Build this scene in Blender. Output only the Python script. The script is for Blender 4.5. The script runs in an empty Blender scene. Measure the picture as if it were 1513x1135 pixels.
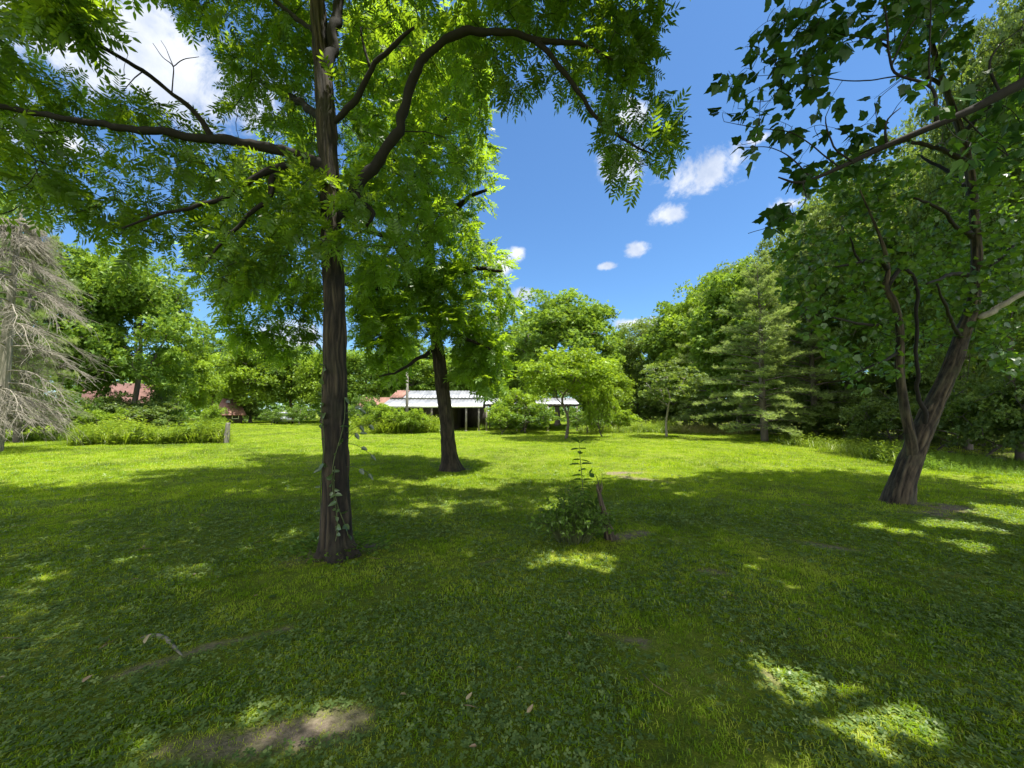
import bpy, math
import numpy as np

# ------------------------------------------------------------------ camera, sky, sun, exposure
S = bpy.context.scene
COL = S.collection
F_PX = 568.0
HORIZON = 607.0
PITCH = math.atan((HORIZON - 567.5) / F_PX)
CAM = np.array([0.0, 0.0, 1.6])
cam_data = bpy.data.cameras.new("camera")
cam_data.sensor_width = 36.0
cam_data.lens = 36.0 * F_PX / 1513.0
cam_data.clip_start = 0.05
cam_data.clip_end = 3000.0
cam = bpy.data.objects.new("camera", cam_data)
COL.objects.link(cam)
cam.location = CAM
cam.rotation_euler = (math.pi / 2 + PITCH, 0, 0)
S.camera = cam

SUN = np.array([0.25, -0.10, 1.0])          # direction towards the sun
SUN = SUN / np.linalg.norm(SUN)
SUN_EL = math.asin(SUN[2])
SUN_AZ = math.atan2(SUN[0], SUN[1])         # clockwise from +Y
sun_data = bpy.data.lights.new("sun", 'SUN')
sun_data.energy = 5.0
sun_data.angle = math.radians(0.5)
sun_data.color = (1.0, 0.95, 0.86)
sun = bpy.data.objects.new("sun", sun_data)
COL.objects.link(sun)
sun.location = (0, 0, 40)
sun.rotation_euler = (math.pi / 2 - SUN_EL, 0, math.atan2(SUN[0], -SUN[1]))

S.view_settings.view_transform = 'Standard'
S.view_settings.look = 'None'
S.view_settings.exposure = 1.15
S.view_settings.gamma = 1.0
S.cycles.use_denoising = True
S.cycles.max_bounces = 8
S.cycles.diffuse_bounces = 5
S.cycles.glossy_bounces = 2
S.cycles.transmission_bounces = 4
S.cycles.filter_width = 1.5

def W(px, py, d):
    """point seen at photo pixel (px, py) at depth d metres along +Y"""
    u = (px - 756.5) / F_PX
    v = -(py - 567.5) / F_PX
    c, s = math.cos(PITCH), math.sin(PITCH)
    dr = np.array([u, c - v * s, s + v * c])
    return CAM + dr * (d / dr[1])

def G(px, py):
    u = (px - 756.5) / F_PX
    v = -(py - 567.5) / F_PX
    c, s = math.cos(PITCH), math.sin(PITCH)
    dr = np.array([u, c - v * s, s + v * c])
    return CAM + dr * (-CAM[2] / dr[2])

def Wv(px, py, d):
    u = (px - 756.5) / F_PX
    v = -(py - 567.5) / F_PX
    c, s = math.cos(PITCH), math.sin(PITCH)
    dr = np.stack([u, c - v * s, s + v * c], 1)
    return CAM + dr * (d / dr[:, 1])[:, None]

def nd(tree, typ, **kw):
    n = tree.nodes.new(typ)
    for k, v in kw.items():
        if k == 'inp':
            for i, val in v.items():
                n.inputs[i].default_value = val
        else:
            setattr(n, k, v)
    return n

def build_world():
    w = bpy.data.worlds.new("World")
    S.world = w
    w.use_nodes = True
    t = w.node_tree
    t.nodes.clear()
    L = t.links.new
    sky = nd(t, 'ShaderNodeTexSky')
    sky.sky_type = 'NISHITA'
    sky.sun_disc = False
    sky.sun_elevation = SUN_EL
    sky.sun_rotation = SUN_AZ
    sky.air_density = 1.0
    sky.dust_density = 0.3
    sky.ozone_density = 3.0
    tc = nd(t, 'ShaderNodeTexCoord')
    noise = nd(t, 'ShaderNodeTexNoise', inp={'Scale': 11.0, 'Detail': 10.0, 'Roughness': 0.66, 'Distortion': 0.35})
    L(tc.outputs['Generated'], noise.inputs['Vector'])
    clouds = [(200, 80, 250, 125, 1.1), (60, 190, 120, 75, 1.0), (-60, 60, 120, 120, .9), (420, 500, 95, 40, .85), (300, 330, 60, 40, .5),
              (990, 318, 42, 22, 1.0), (940, 367, 24, 17, .9), (897, 393, 20, 8, .8), (766, 372, 26, 18, .85), (742, 392, 24, 26, .9),
              (773, 436, 26, 15, .9), (935, 478, 30, 12, .95), (1035, 258, 75, 42, 1.0), (938, 165, 34, 36, 1.0), (915, 245, 52, 40, 1.0),
              (1465, 240, 50, 26, .9), (1170, 300, 50, 24, .7), (975, 475, 40, 12, .85), (1120, 205, 40, 16, .6), (590, 330, 50, 50, .7),
              (1700, 150, 200, 80, .9), (-500, 250, 260, 90, .9)]
    prev = None
    for (px, py, hx, hy, wgt) in clouds:
        c = W(px, py, 10.0) - CAM
        c /= np.linalg.norm(c)
        r = np.cross(c, [0, 0, 1.0]); r /= np.linalg.norm(r)
        u = np.cross(r, c)
        dist = math.hypot((px - 756.5) / F_PX, (py - 567.5) / F_PX)
        k = 1.0 / (1 + dist * dist) ** 0.5
        k2 = k * k
        a = hx / F_PX * k2 ** .75
        b = hy / F_PX * k2 ** .75
        d1 = nd(t, 'ShaderNodeVectorMath', operation='DOT_PRODUCT'); L(tc.outputs['Generated'], d1.inputs[0]); d1.inputs[1].default_value = tuple(r / a)
        d2 = nd(t, 'ShaderNodeVectorMath', operation='DOT_PRODUCT'); L(tc.outputs['Generated'], d2.inputs[0]); d2.inputs[1].default_value = tuple(u / b)
        d3 = nd(t, 'ShaderNodeVectorMath', operation='DOT_PRODUCT'); L(tc.outputs['Generated'], d3.inputs[0]); d3.inputs[1].default_value = tuple(c)
        m1 = nd(t, 'ShaderNodeMath', operation='MULTIPLY'); L(d1.outputs['Value'], m1.inputs[0]); L(d1.outputs['Value'], m1.inputs[1])
        m2 = nd(t, 'ShaderNodeMath', operation='MULTIPLY_ADD'); L(d2.outputs['Value'], m2.inputs[0]); L(d2.outputs['Value'], m2.inputs[1]); L(m1.outputs[0], m2.inputs[2])
        m3 = nd(t, 'ShaderNodeMath', operation='SQRT'); L(m2.outputs[0], m3.inputs[0])
        m4 = nd(t, 'ShaderNodeMath', operation='SUBTRACT'); m4.inputs[0].default_value = wgt; L(m3.outputs[0], m4.inputs[1])
        g = nd(t, 'ShaderNodeMath', operation='GREATER_THAN'); L(d3.outputs['Value'], g.inputs[0]); g.inputs[1].default_value = 0.2
        m5 = nd(t, 'ShaderNodeMath', operation='ADD'); L(m4.outputs[0], m5.inputs[0]); m5.inputs[1].default_value = 3.0
        m6 = nd(t, 'ShaderNodeMath', operation='MULTIPLY'); L(m5.outputs[0], m6.inputs[0]); L(g.outputs[0], m6.inputs[1])
        if prev is None:
            prev = m6
        else:
            mx = nd(t, 'ShaderNodeMath', operation='MAXIMUM'); L(prev.outputs[0], mx.inputs[0]); L(m6.outputs[0], mx.inputs[1]); prev = mx
    # broad cloud banks added out of view, overhead and behind, to brighten the shade
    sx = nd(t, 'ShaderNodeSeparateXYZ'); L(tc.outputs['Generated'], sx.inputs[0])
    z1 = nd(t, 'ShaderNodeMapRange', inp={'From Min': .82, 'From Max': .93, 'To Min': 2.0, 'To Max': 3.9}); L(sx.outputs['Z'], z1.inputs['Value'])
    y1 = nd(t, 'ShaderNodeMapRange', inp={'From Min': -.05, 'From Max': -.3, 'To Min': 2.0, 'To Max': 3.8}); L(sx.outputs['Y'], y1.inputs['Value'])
    fill_bank = nd(t, 'ShaderNodeMath', operation='MAXIMUM'); L(z1.outputs[0], fill_bank.inputs[0]); L(y1.outputs[0], fill_bank.inputs[1])
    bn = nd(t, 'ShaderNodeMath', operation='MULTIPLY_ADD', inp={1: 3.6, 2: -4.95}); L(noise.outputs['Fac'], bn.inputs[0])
    ba = nd(t, 'ShaderNodeMath', operation='ADD'); L(fill_bank.outputs[0], ba.inputs[0]); L(bn.outputs[0], ba.inputs[1])
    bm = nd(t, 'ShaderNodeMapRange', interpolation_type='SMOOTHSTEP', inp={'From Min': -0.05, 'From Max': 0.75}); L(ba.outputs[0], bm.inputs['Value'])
    sub = nd(t, 'ShaderNodeMath', operation='SUBTRACT'); L(prev.outputs[0], sub.inputs[0]); sub.inputs[1].default_value = 3.0
    nz = nd(t, 'ShaderNodeMath', operation='MULTIPLY_ADD'); L(noise.outputs['Fac'], nz.inputs[0]); nz.inputs[1].default_value = 2.5; nz.inputs[2].default_value = -1.38
    add = nd(t, 'ShaderNodeMath', operation='ADD'); L(sub.outputs[0], add.inputs[0]); L(nz.outputs[0], add.inputs[1])
    mr = nd(t, 'ShaderNodeMapRange', interpolation_type='SMOOTHSTEP', inp={'From Min': -0.05, 'From Max': 0.55, 'To Min': 0.0, 'To Max': 0.95})
    L(add.outputs[0], mr.inputs['Value'])
    n2 = nd(t, 'ShaderNodeTexNoise', inp={'Scale': 7.0, 'Detail': 8.0, 'Roughness': 0.6})
    L(tc.outputs['Generated'], n2.inputs['Vector'])
    cr = nd(t, 'ShaderNodeValToRGB')
    cr.color_ramp.elements[0].position = 0.35; cr.color_ramp.elements[0].color = (3.2, 3.7, 4.7, 1)
    cr.color_ramp.elements[1].position = 0.62; cr.color_ramp.elements[1].color = (6.0, 6.1, 6.3, 1)
    L(n2.outputs['Fac'], cr.inputs['Fac'])
    mix = nd(t, 'ShaderNodeMix', data_type='RGBA')
    L(mr.outputs['Result'], mix.inputs['Factor'])
    tn = nd(t, 'ShaderNodeMix', data_type='RGBA', blend_type='MULTIPLY', inp={'Factor': 1.0})
    L(sky.outputs['Color'], tn.inputs['A']); tn.inputs['B'].default_value = (.62, .87, 1.05, 1)
    L(tn.outputs['Result'], mix.inputs['A'])
    L(cr.outputs['Color'], mix.inputs['B'])
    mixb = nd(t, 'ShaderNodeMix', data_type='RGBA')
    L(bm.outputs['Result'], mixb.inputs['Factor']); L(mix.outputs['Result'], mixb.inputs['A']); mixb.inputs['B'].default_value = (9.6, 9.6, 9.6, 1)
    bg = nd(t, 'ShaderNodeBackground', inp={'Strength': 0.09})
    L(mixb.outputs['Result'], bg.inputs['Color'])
    out = nd(t, 'ShaderNodeOutputWorld')
    L(bg.outputs[0], out.inputs['Surface'])
build_world()

# ------------------------------------------------------------------ numeric helpers
UP = np.array([0, 0, 1.0])
def nrm(v):
    return v / np.maximum(np.linalg.norm(v, axis=-1, keepdims=True), 1e-9)

def _hash(ix, iy, iz):
    n = (ix.astype(np.int64) * 374761393 + iy.astype(np.int64) * 668265263 + iz.astype(np.int64) * 2147483647 * 3) & 0xFFFFFFFF
    n = ((n ^ (n >> 13)) * 1274126177) & 0xFFFFFFFF
    n = n ^ (n >> 16)
    return (n & 0xFFFF) / 65535.0

def vnoise(p):
    p = np.asarray(p, float)
    i = np.floor(p).astype(np.int64)
    f = p - i
    f = f * f * (3 - 2 * f)
    r = 0
    for dx in (0, 1):
        for dy in (0, 1):
            for dz in (0, 1):
                w = (f[:, 0] if dx else 1 - f[:, 0]) * (f[:, 1] if dy else 1 - f[:, 1]) * (f[:, 2] if dz else 1 - f[:, 2])
                r = r + w * _hash(i[:, 0] + dx, i[:, 1] + dy, i[:, 2] + dz)
    return r

def fbm(p, o=3):
    p = np.asarray(p, float)
    a, s, t = 1.0, 0.0, 0.0
    for k in range(o):
        s = s + a * vnoise(p + 17.3 * k); t += a; a *= .5; p = p * 2.03
    return s / t

def smooth_path(P, R, step):
    """Catmull-Rom through the points, resampled"""
    P = np.asarray(P, float); R = np.asarray(R, float)
    A = np.concatenate([P, R[:, None]], 1)
    A = np.concatenate([[2 * A[0] - A[1]], A, [2 * A[-1] - A[-2]]])
    out = []
    for i in range(1, len(A) - 2):
        n = max(2, int(np.linalg.norm(A[i + 1, :3] - A[i, :3]) / step))
        t = np.linspace(0, 1, n, endpoint=False)[:, None]
        p0, p1, p2, p3 = A[i - 1], A[i], A[i + 1], A[i + 2]
        out.append(.5 * ((2 * p1) + (-p0 + p2) * t + (2 * p0 - 5 * p1 + 4 * p2 - p3) * t ** 2 + (-p0 + 3 * p1 - 3 * p2 + p3) * t ** 3))
    out.append(A[-2][None])
    A = np.concatenate(out)
    return A[:, :3], np.maximum(A[:, 3], .002)

class MB:
    def __init__(s):
        s.v, s.t, s.f, s.m, s.n = [], [], [], [], 0
    def add(s, v, faces, tint=0.5, mat=0):
        v = np.asarray(v, float).reshape(-1, 3)
        if len(v) == 0:
            return
        s.v.append(v)
        s.t.append(np.broadcast_to(np.asarray(tint, float), (len(v),)).copy())
        for f in (faces if isinstance(faces, list) else [faces]):
            f = np.asarray(f, np.int64)
            s.f.append(f + s.n); s.m.append(np.full(len(f), mat, np.int32))
        s.n += len(v)
    def mesh(s, name, mats, smooth=False, origin=(0, 0, 0)):
        me = bpy.data.meshes.new(name)
        v = np.concatenate(s.v) - np.asarray(origin, float)
        me.vertices.add(len(v)); me.vertices.foreach_set('co', v.astype(np.float32).ravel())
        tot = np.concatenate([np.full(len(f), f.shape[1], np.int32) for f in s.f])
        idx = np.concatenate([f.ravel() for f in s.f]).astype(np.int32)
        me.loops.add(len(idx)); me.loops.foreach_set('vertex_index', idx)
        me.polygons.add(len(tot))
        st = np.zeros(len(tot), np.int32); st[1:] = np.cumsum(tot)[:-1]
        me.polygons.foreach_set('loop_start', st)
        me.polygons.foreach_set('loop_total', tot)
        me.polygons.foreach_set('material_index', np.concatenate(s.m))
        if smooth:
            me.polygons.foreach_set('use_smooth', np.ones(len(tot), bool))
        a = me.attributes.new('tint', 'FLOAT', 'POINT')
        a.data.foreach_set('value', np.concatenate(s.t).astype(np.float32))
        for m in (mats if isinstance(mats, (list, tuple)) else [mats]):
            me.materials.append(m)
        me.update(calc_edges=True)
        return me
    def build(s, name, mats, parent=None, smooth=False, origin=(0, 0, 0)):
        o = bpy.data.objects.new(name, s.mesh(name, mats, smooth, origin))
        COL.objects.link(o)
        if parent is not None:
            o.parent = parent
        return o

def tube(mb, P, R, n=8, tint=.5, cap=True, mat=0):
    P = np.asarray(P, float); R = np.broadcast_to(np.asarray(R, float), (len(P),))
    T = nrm(np.gradient(P, axis=0))
    ref = np.array([1.0, 0, 0]) if abs(T[:, 0]).mean() < .7 else np.array([0, 1.0, 0])
    A = nrm(np.cross(T, ref)); B = np.cross(T, A)
    th = np.arange(n) * 2 * math.pi / n
    ring = np.cos(th)[None, :, None] * A[:, None] + np.sin(th)[None, :, None] * B[:, None]
    V = (P[:, None] + ring * R[:, None, None]).reshape(-1, 3)
    k = len(P)
    i = np.arange(k - 1)[:, None] * n; j = np.arange(n)[None]; j2 = (j + 1) % n
    f = np.stack([i + j, i + j2, i + n + j2, i + n + j], -1).reshape(-1, 4)
    fs = [f]
    if cap:
        fs.append(np.arange(n)[None, ::-1]); fs.append(np.arange(n)[None] + (k - 1) * n)
    mb.add(V, fs, tint, mat)

def tubes(mb, P, R, n=4, tint=.5):
    """many tubes with the same number of points: P (M,k,3) R (M,k)"""
    M, k = P.shape[:2]
    if M == 0:
        return
    T = nrm(np.gradient(P, axis=1))
    tm = nrm(P[:, -1] - P[:, 0])
    ref = np.where(np.abs(tm[:, 2:3]) < .8, np.array([[0, 0, 1.0]]), np.array([[1.0, 0, 0]]))
    A = nrm(np.cross(T, ref[:, None])); B = np.cross(T, A)
    th = np.arange(n) * 2 * math.pi / n
    V = P[:, :, None] + (np.cos(th)[:, None] * A[:, :, None] + np.sin(th)[:, None] * B[:, :, None]) * R[:, :, None, None]
    b = (np.arange(M) * k * n)[:, None, None]
    i = (np.arange(k - 1) * n)[None, :, None]; j = np.arange(n)[None, None]; j2 = (j + 1) % n
    f = np.stack([b + i + j, b + i + j2, b + i + n + j2, b + i + n + j], -1).reshape(-1, 4)
    mb.add(V.reshape(-1, 3), f, tint)

def bark_tube(mb, P, R, n=64, amp=.1, freq=9.0, zf=2.2, flare=0.0, seed=0, lobes=5):
    """tube with furrowed bark as real relief"""
    P, R = smooth_path(P, R, .035)
    T = nrm(np.gradient(P, axis=0))
    A = nrm(np.cross(T, [0, 1.0, 0.02])); B = np.cross(T, A)
    th = np.arange(n) * 2 * math.pi / n
    k = len(P)
    s = np.concatenate([[0], np.cumsum(np.linalg.norm(np.diff(P, axis=0), axis=1))])
    TH, SS = np.meshgrid(th, s)
    RR = np.repeat(R[:, None], n, 1)
    q = np.stack([np.cos(TH) * RR * freq * 3, np.sin(TH) * RR * freq * 3, SS * zf], -1).reshape(-1, 3) + seed * 7.7
    wob = (fbm(q * np.array([.6, .6, 1.3]) + 31, 2) - .5) * 1.6
    q2 = q + wob[:, None] * np.array([1, 1, 0.0])
    rid = 1 - np.abs(2 * fbm(q2, 3) - 1) * 2.6
    rid = np.clip(rid, -1, 1).reshape(k, n)
    big = (fbm(np.stack([np.cos(TH) * 1.2, np.sin(TH) * 1.2, SS * .8], -1).reshape(-1, 3) + seed, 2) - .5).reshape(k, n)
    rr = RR * (1 + big * .25) - np.minimum(RR * amp, .016) * rid
    if flare:
        e = np.exp(-s / .16)[:, None]
        rr = rr * (1 + e * flare * (1 + .6 * np.cos(TH * lobes + seed) + .5 * np.cos(TH * 2 + 1.3)))
    V = P[:, None] + (np.cos(TH)[..., None] * A[:, None] + np.sin(TH)[..., None] * B[:, None]) * rr[..., None]
    i = np.arange(k - 1)[:, None] * n; j = np.arange(n)[None]; j2 = (j + 1) % n
    f = np.stack([i + j, i + j2, i + n + j2, i + n + j], -1).reshape(-1, 4)
    tint = (.5 - .5 * rid).ravel()
    mb.add(V.reshape(-1, 3), [f, np.arange(n)[None] + (k - 1) * n], tint)
    return P, R

def scatter(mb, templates, pos, X, N, scale, tint, rng, mat=0):
    """place templates (verts, [faces]) in frames: X along the leaf, N roughly its normal"""
    M = len(pos)
    if M == 0:
        return
    X = nrm(X); Y = nrm(np.cross(N, X)); Z = np.cross(X, Y)
    scale = np.broadcast_to(np.asarray(scale, float), (M,)); tint = np.broadcast_to(np.asarray(tint, float), (M,))
    pick = rng.integers(0, len(templates), M)
    for k, (tv, tf) in enumerate(templates):
        s = np.where(pick == k)[0]
        if len(s) == 0:
            continue
        B = np.stack([X[s], Y[s], Z[s]], 1)
        V = pos[s][:, None] + scale[s][:, None, None] * np.einsum('vc,mcd->mvd', tv, B)
        off = (np.arange(len(s)) * len(tv))[:, None, None]
        fs = [(f[None] + off).reshape(-1, f.shape[1]) for f in tf]
        mb.add(V.reshape(-1, 3), fs, np.repeat(tint[s], len(tv)), mat)

def grow(skel, att, rng, curl=.16, lift=.08, rk=.006, rmin=.003, k=5):
    """connect every attractor to the nearest wood with a curved twig"""
    M = len(att)
    nodes = np.empty((len(skel) + (k - 1) * M, 3)); nodes[:len(skel)] = skel; n = len(skel)
    d0 = np.array([((skel - a) ** 2).sum(1).min() for a in att])
    P = np.empty((M, k, 3)); R = np.empty((M, k))
    t = np.linspace(0, 1, k)[:, None]
    for m, i in enumerate(np.argsort(d0)):
        a = att[i]
        j = int(((nodes[:n] - a) ** 2).sum(1).argmin())
        p0 = nodes[j]; Ln = np.linalg.norm(a - p0) + 1e-6
        c = (p0 + a) / 2 + rng.normal(0, curl, 3) * Ln + UP * lift * Ln
        q = (1 - t) ** 2 * p0 + 2 * t * (1 - t) * c + t ** 2 * a
        P[m] = q; R[m] = np.linspace(rmin + rk * Ln, rmin, k)
        nodes[n:n + k - 1] = q[1:]; n += k - 1
    return P, R

def in_poly(x, y, poly):
    c = np.zeros(len(x), bool)
    for (x1, y1), (x2, y2) in zip(poly, poly[1:] + poly[:1]):
        cond = (y1 > y) != (y2 > y)
        xi = (x2 - x1) * (y - y1) / ((y2 - y1) or 1e-9) + x1
        c ^= cond & (x < xi)
    return c

def poly_points(poly, n, d0, d1, rng, thr=.42, fs=2.2):
    """n points inside the view cone over an outline, between two depths, clumped by noise"""
    a = np.array(poly, float); lo, hi = a.min(0), a.max(0); out = []; tot = 0
    while tot < n:
        x = rng.uniform(lo[0], hi[0], 4 * n); y = rng.uniform(lo[1], hi[1], 4 * n)
        d = rng.uniform(d0, d1, 4 * n)
        ok = in_poly(x, y, poly)
        p = Wv(x[ok], y[ok], d[ok])
        p = p[fbm(p * fs + 5.1, 2) > thr]
        out.append(p); tot += len(p)
    return np.concatenate(out)[:n]

# ------------------------------------------------------------------ leaf shapes
def compound_leaf(rng, pairs=7, ll=.24, lw=.085, droop=.25, terminal=True):
    v, f6, f4 = [], [], []
    zc = lambda x: -droop * x * x
    def leaflet(bx, by, bz, d, L, w):
        d = d / np.linalg.norm(d)
        s = np.cross([0, 0, 1.0], d); s = s / np.linalg.norm(s) * w
        b = np.array([bx, by, bz]); n = len(v)
        roll = rng.normal(0, .35)
        s = s + np.array([0, 0, roll * w])
        sag = np.array([0, 0, -.12 * L])
        v.extend([b, b + d * L * .3 + s, b + d * L * .68 + s * .8 + sag * .4, b + d * L + sag, b + d * L * .68 - s * .8 + sag * .4, b + d * L * .3 - s])
        f6.append([n, n + 1, n + 2, n + 3, n + 4, n + 5])
    for i in range(pairs):
        x = .2 + .78 * i / pairs
        L = ll * (.75 + .5 * math.sin(math.pi * (.15 + .7 * i / pairs))) * rng.uniform(.85, 1.1)
        for sd in (-1, 1):
            leaflet(x + rng.normal(0, .012), 0, zc(x), np.array([.42 + .3 * i / pairs, sd * .9, rng.normal(-.15, .14)]), L, lw * .5)
    if terminal:
        leaflet(.98, 0, zc(.98), np.array([1, rng.normal(0, .1), -.4]), ll, lw * .5)
    n = len(v)
    for x in (0, .5, 1):
        v.extend([np.array([x, .006, zc(x)]), np.array([x, -.006, zc(x)])])
    f4 += [[n, n + 1, n + 3, n + 2], [n + 2, n + 3, n + 5, n + 4]]
    return np.array(v), [np.array(f6), np.array(f4)]

def lobed_leaf(rng, petiole=.45):
    half = [(0, 0), (-.07, .17), (.03, .36), (.16, .44), (.36, .58), (.42, .40), (.52, .30), (.66, .27), (.80, .13), (1.0, 0)]
    cu = rng.uniform(.05, .3); fo = rng.uniform(-.1, .35)
    def z(x, y): return -cu * x * x - fo * abs(y) + .05 * math.sin(6 * x + 4 * y)
    v = []
    for sd in (1, -1):
        for (x, y) in half:
            x2, y2 = x + rng.normal(0, .015), y * rng.uniform(.92, 1.06)
            v.append((x2, sd * y2, z(x2, y2)))
    n = len(half)
    f = [np.array([list(range(n))]), np.array([list(range(2 * n - 1, n - 1, -1))])]
    v += [(0, .012, 0), (0, -.012, 0), (-petiole, -.01, .12), (-petiole, .01, .12)]
    f.append(np.array([[2 * n, 2 * n + 1, 2 * n + 2, 2 * n + 3]]))
    return np.array(v, float), f

def simple_leaf(w=.5, fold=.12, sag=.2, hexa=True):
    if not hexa:
        return np.array([(0, 0, 0), (.45, w / 2, fold), (1, 0, -sag), (.45, -w / 2, fold)], float), [np.array([[0, 1, 2, 3]])]
    v = np.array([(0, 0, 0), (.28, w / 2, fold), (.68, w * .4, fold - sag * .4), (1, 0, -sag), (.68, -w * .4, fold - sag * .4), (.28, -w / 2, fold)], float)
    return v, [np.array([[0, 1, 2, 3], [0, 3, 4, 5]])]

LEAFRNG = np.random.default_rng(4)
WALNUT = [compound_leaf(LEAFRNG, p, .25, .085, d) for p, d in ((7, .2), (8, .35), (6, .15), (8, .45), (7, .3), (9, .3))]
LOBED = [lobed_leaf(LEAFRNG) for _ in range(8)]
OVAL = [simple_leaf(.55, .08, .15), simple_leaf(.5, .14, .3), simple_leaf(.62, .04, .1)]
CARD = [simple_leaf(.62, .1, .2, False), simple_leaf(.7, -.06, .1, False), simple_leaf(.52, .15, .3, False)]
SPRIG = []
for _k in range(4):                                   # a twig end of five leaves, for crowns further off
    _v, _f = [], []
    for _a in (-1.25, -.6, 0.0, .65, 1.2):
        _L = LEAFRNG.uniform(.6, 1.0); _d = np.array([math.cos(_a), math.sin(_a), LEAFRNG.normal(0, .3)]); _s = np.array([-math.sin(_a), math.cos(_a), LEAFRNG.normal(0, .3)]) * .24 * _L
        _b = np.array([.15 - .12 * abs(_a), 0, 0]); _n = len(_v)
        _v += [_b, _b + _d * _L * .45 + _s, _b + _d * _L, _b + _d * _L * .45 - _s]; _f.append([_n, _n + 1, _n + 2, _n + 3])
    SPRIG.append((np.array(_v), [np.array(_f)]))

# ------------------------------------------------------------------ materials
def new_mat(name):
    m = bpy.data.materials.new(name); m.use_nodes = True; m.node_tree.nodes.clear()
    return m, m.node_tree, m.node_tree.links.new

def leaf_mat(name, dark, mid, light, trans, tf=.42, gloss=.06, rough=.42):
    m, t, L = new_mat(name)
    a = nd(t, 'ShaderNodeAttribute', attribute_name='tint')
    r = nd(t, 'ShaderNodeValToRGB')
    e = r.color_ramp.elements
    e[0].color = (*dark, 1); e[1].color = (*light, 1); x = e.new(.5); x.color = (*mid, 1)
    L(a.outputs['Fac'], r.inputs['Fac'])
    df = nd(t, 'ShaderNodeBsdfDiffuse'); L(r.outputs['Color'], df.inputs['Color'])
    tm = nd(t, 'ShaderNodeMix', data_type='RGBA', blend_type='MULTIPLY', inp={'Factor': 1.0})
    br = nd(t, 'ShaderNodeMapRange', inp={'To Min': .55, 'To Max': 1.5}); L(a.outputs['Fac'], br.inputs['Value'])
    cb = nd(t, 'ShaderNodeVectorMath', operation='SCALE'); cb.inputs[0].default_value = trans; L(br.outputs['Result'], cb.inputs['Scale'])
    tr = nd(t, 'ShaderNodeBsdfTranslucent'); L(cb.outputs['Vector'], tr.inputs['Color'])
    t.nodes.remove(tm)
    mx = nd(t, 'ShaderNodeMixShader', inp={'Fac': tf}); L(df.outputs[0], mx.inputs[1]); L(tr.outputs[0], mx.inputs[2])
    gl = nd(t, 'ShaderNodeBsdfGlossy', inp={'Color': (1, 1, 1, 1), 'Roughness': rough})
    m2 = nd(t, 'ShaderNodeMixShader', inp={'Fac': gloss}); L(mx.outputs[0], m2.inputs[1]); L(gl.outputs[0], m2.inputs[2])
    o = nd(t, 'ShaderNodeOutputMaterial'); L(m2.outputs[0], o.inputs['Surface'])
    return m

def bark_mat(name, dark, light, moss=None, scale=14.0, bump=.5, mossy=.6):
    m, t, L = new_mat(name)
    tc = nd(t, 'ShaderNodeTexCoord')
    mp = nd(t, 'ShaderNodeMapping', inp={'Scale': (1, 1, .22)}); L(tc.outputs['Object'], mp.inputs['Vector'])
    n = nd(t, 'ShaderNodeTexNoise', inp={'Scale': scale, 'Detail': 7.0, 'Roughness': .65}); L(mp.outputs[0], n.inputs['Vector'])
    a = nd(t, 'ShaderNodeAttribute', attribute_name='tint')
    s = nd(t, 'ShaderNodeMath', operation='MULTIPLY_ADD', inp={1: .55}); L(a.outputs['Fac'], s.inputs[0]); 
    s2 = nd(t, 'ShaderNodeMath', operation='MULTIPLY', inp={1: .6}); L(n.outputs['Fac'], s2.inputs[0]); L(s2.outputs[0], s.inputs[2])
    r = nd(t, 'ShaderNodeValToRGB'); r.color_ramp.elements[0].position = .32; r.color_ramp.elements[1].position = .8
    r.color_ramp.elements[0].color = (*dark, 1); r.color_ramp.elements[1].color = (*light, 1)
    L(s.outputs[0], r.inputs['Fac'])
    col = r.outputs['Color']
    if moss:
        n2 = nd(t, 'ShaderNodeTexNoise', inp={'Scale': 3.1, 'Detail': 5.0, 'Roughness': .6}); L(tc.outputs['Object'], n2.inputs['Vector'])
        mr = nd(t, 'ShaderNodeMapRange', inp={'From Min': .5, 'From Max': .68, 'To Max': mossy}); L(n2.outputs['Fac'], mr.inputs['Value'])
        mx = nd(t, 'ShaderNodeMix', data_type='RGBA'); L(mr.outputs[0], mx.inputs['Factor']); L(col, mx.inputs['A']); mx.inputs['B'].default_value = (*moss, 1)
        col = mx.outputs['Result']
    b = nd(t, 'ShaderNodeBsdfPrincipled', inp={'Roughness': .92}); L(col, b.inputs['Base Color'])
    bp = nd(t, 'ShaderNodeBump', inp={'Strength': bump, 'Distance': .02}); L(n.outputs['Fac'], bp.inputs['Height']); L(bp.outputs[0], b.inputs['Normal'])
    o = nd(t, 'ShaderNodeOutputMaterial'); L(b.outputs[0], o.inputs['Surface'])
    return m

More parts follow.
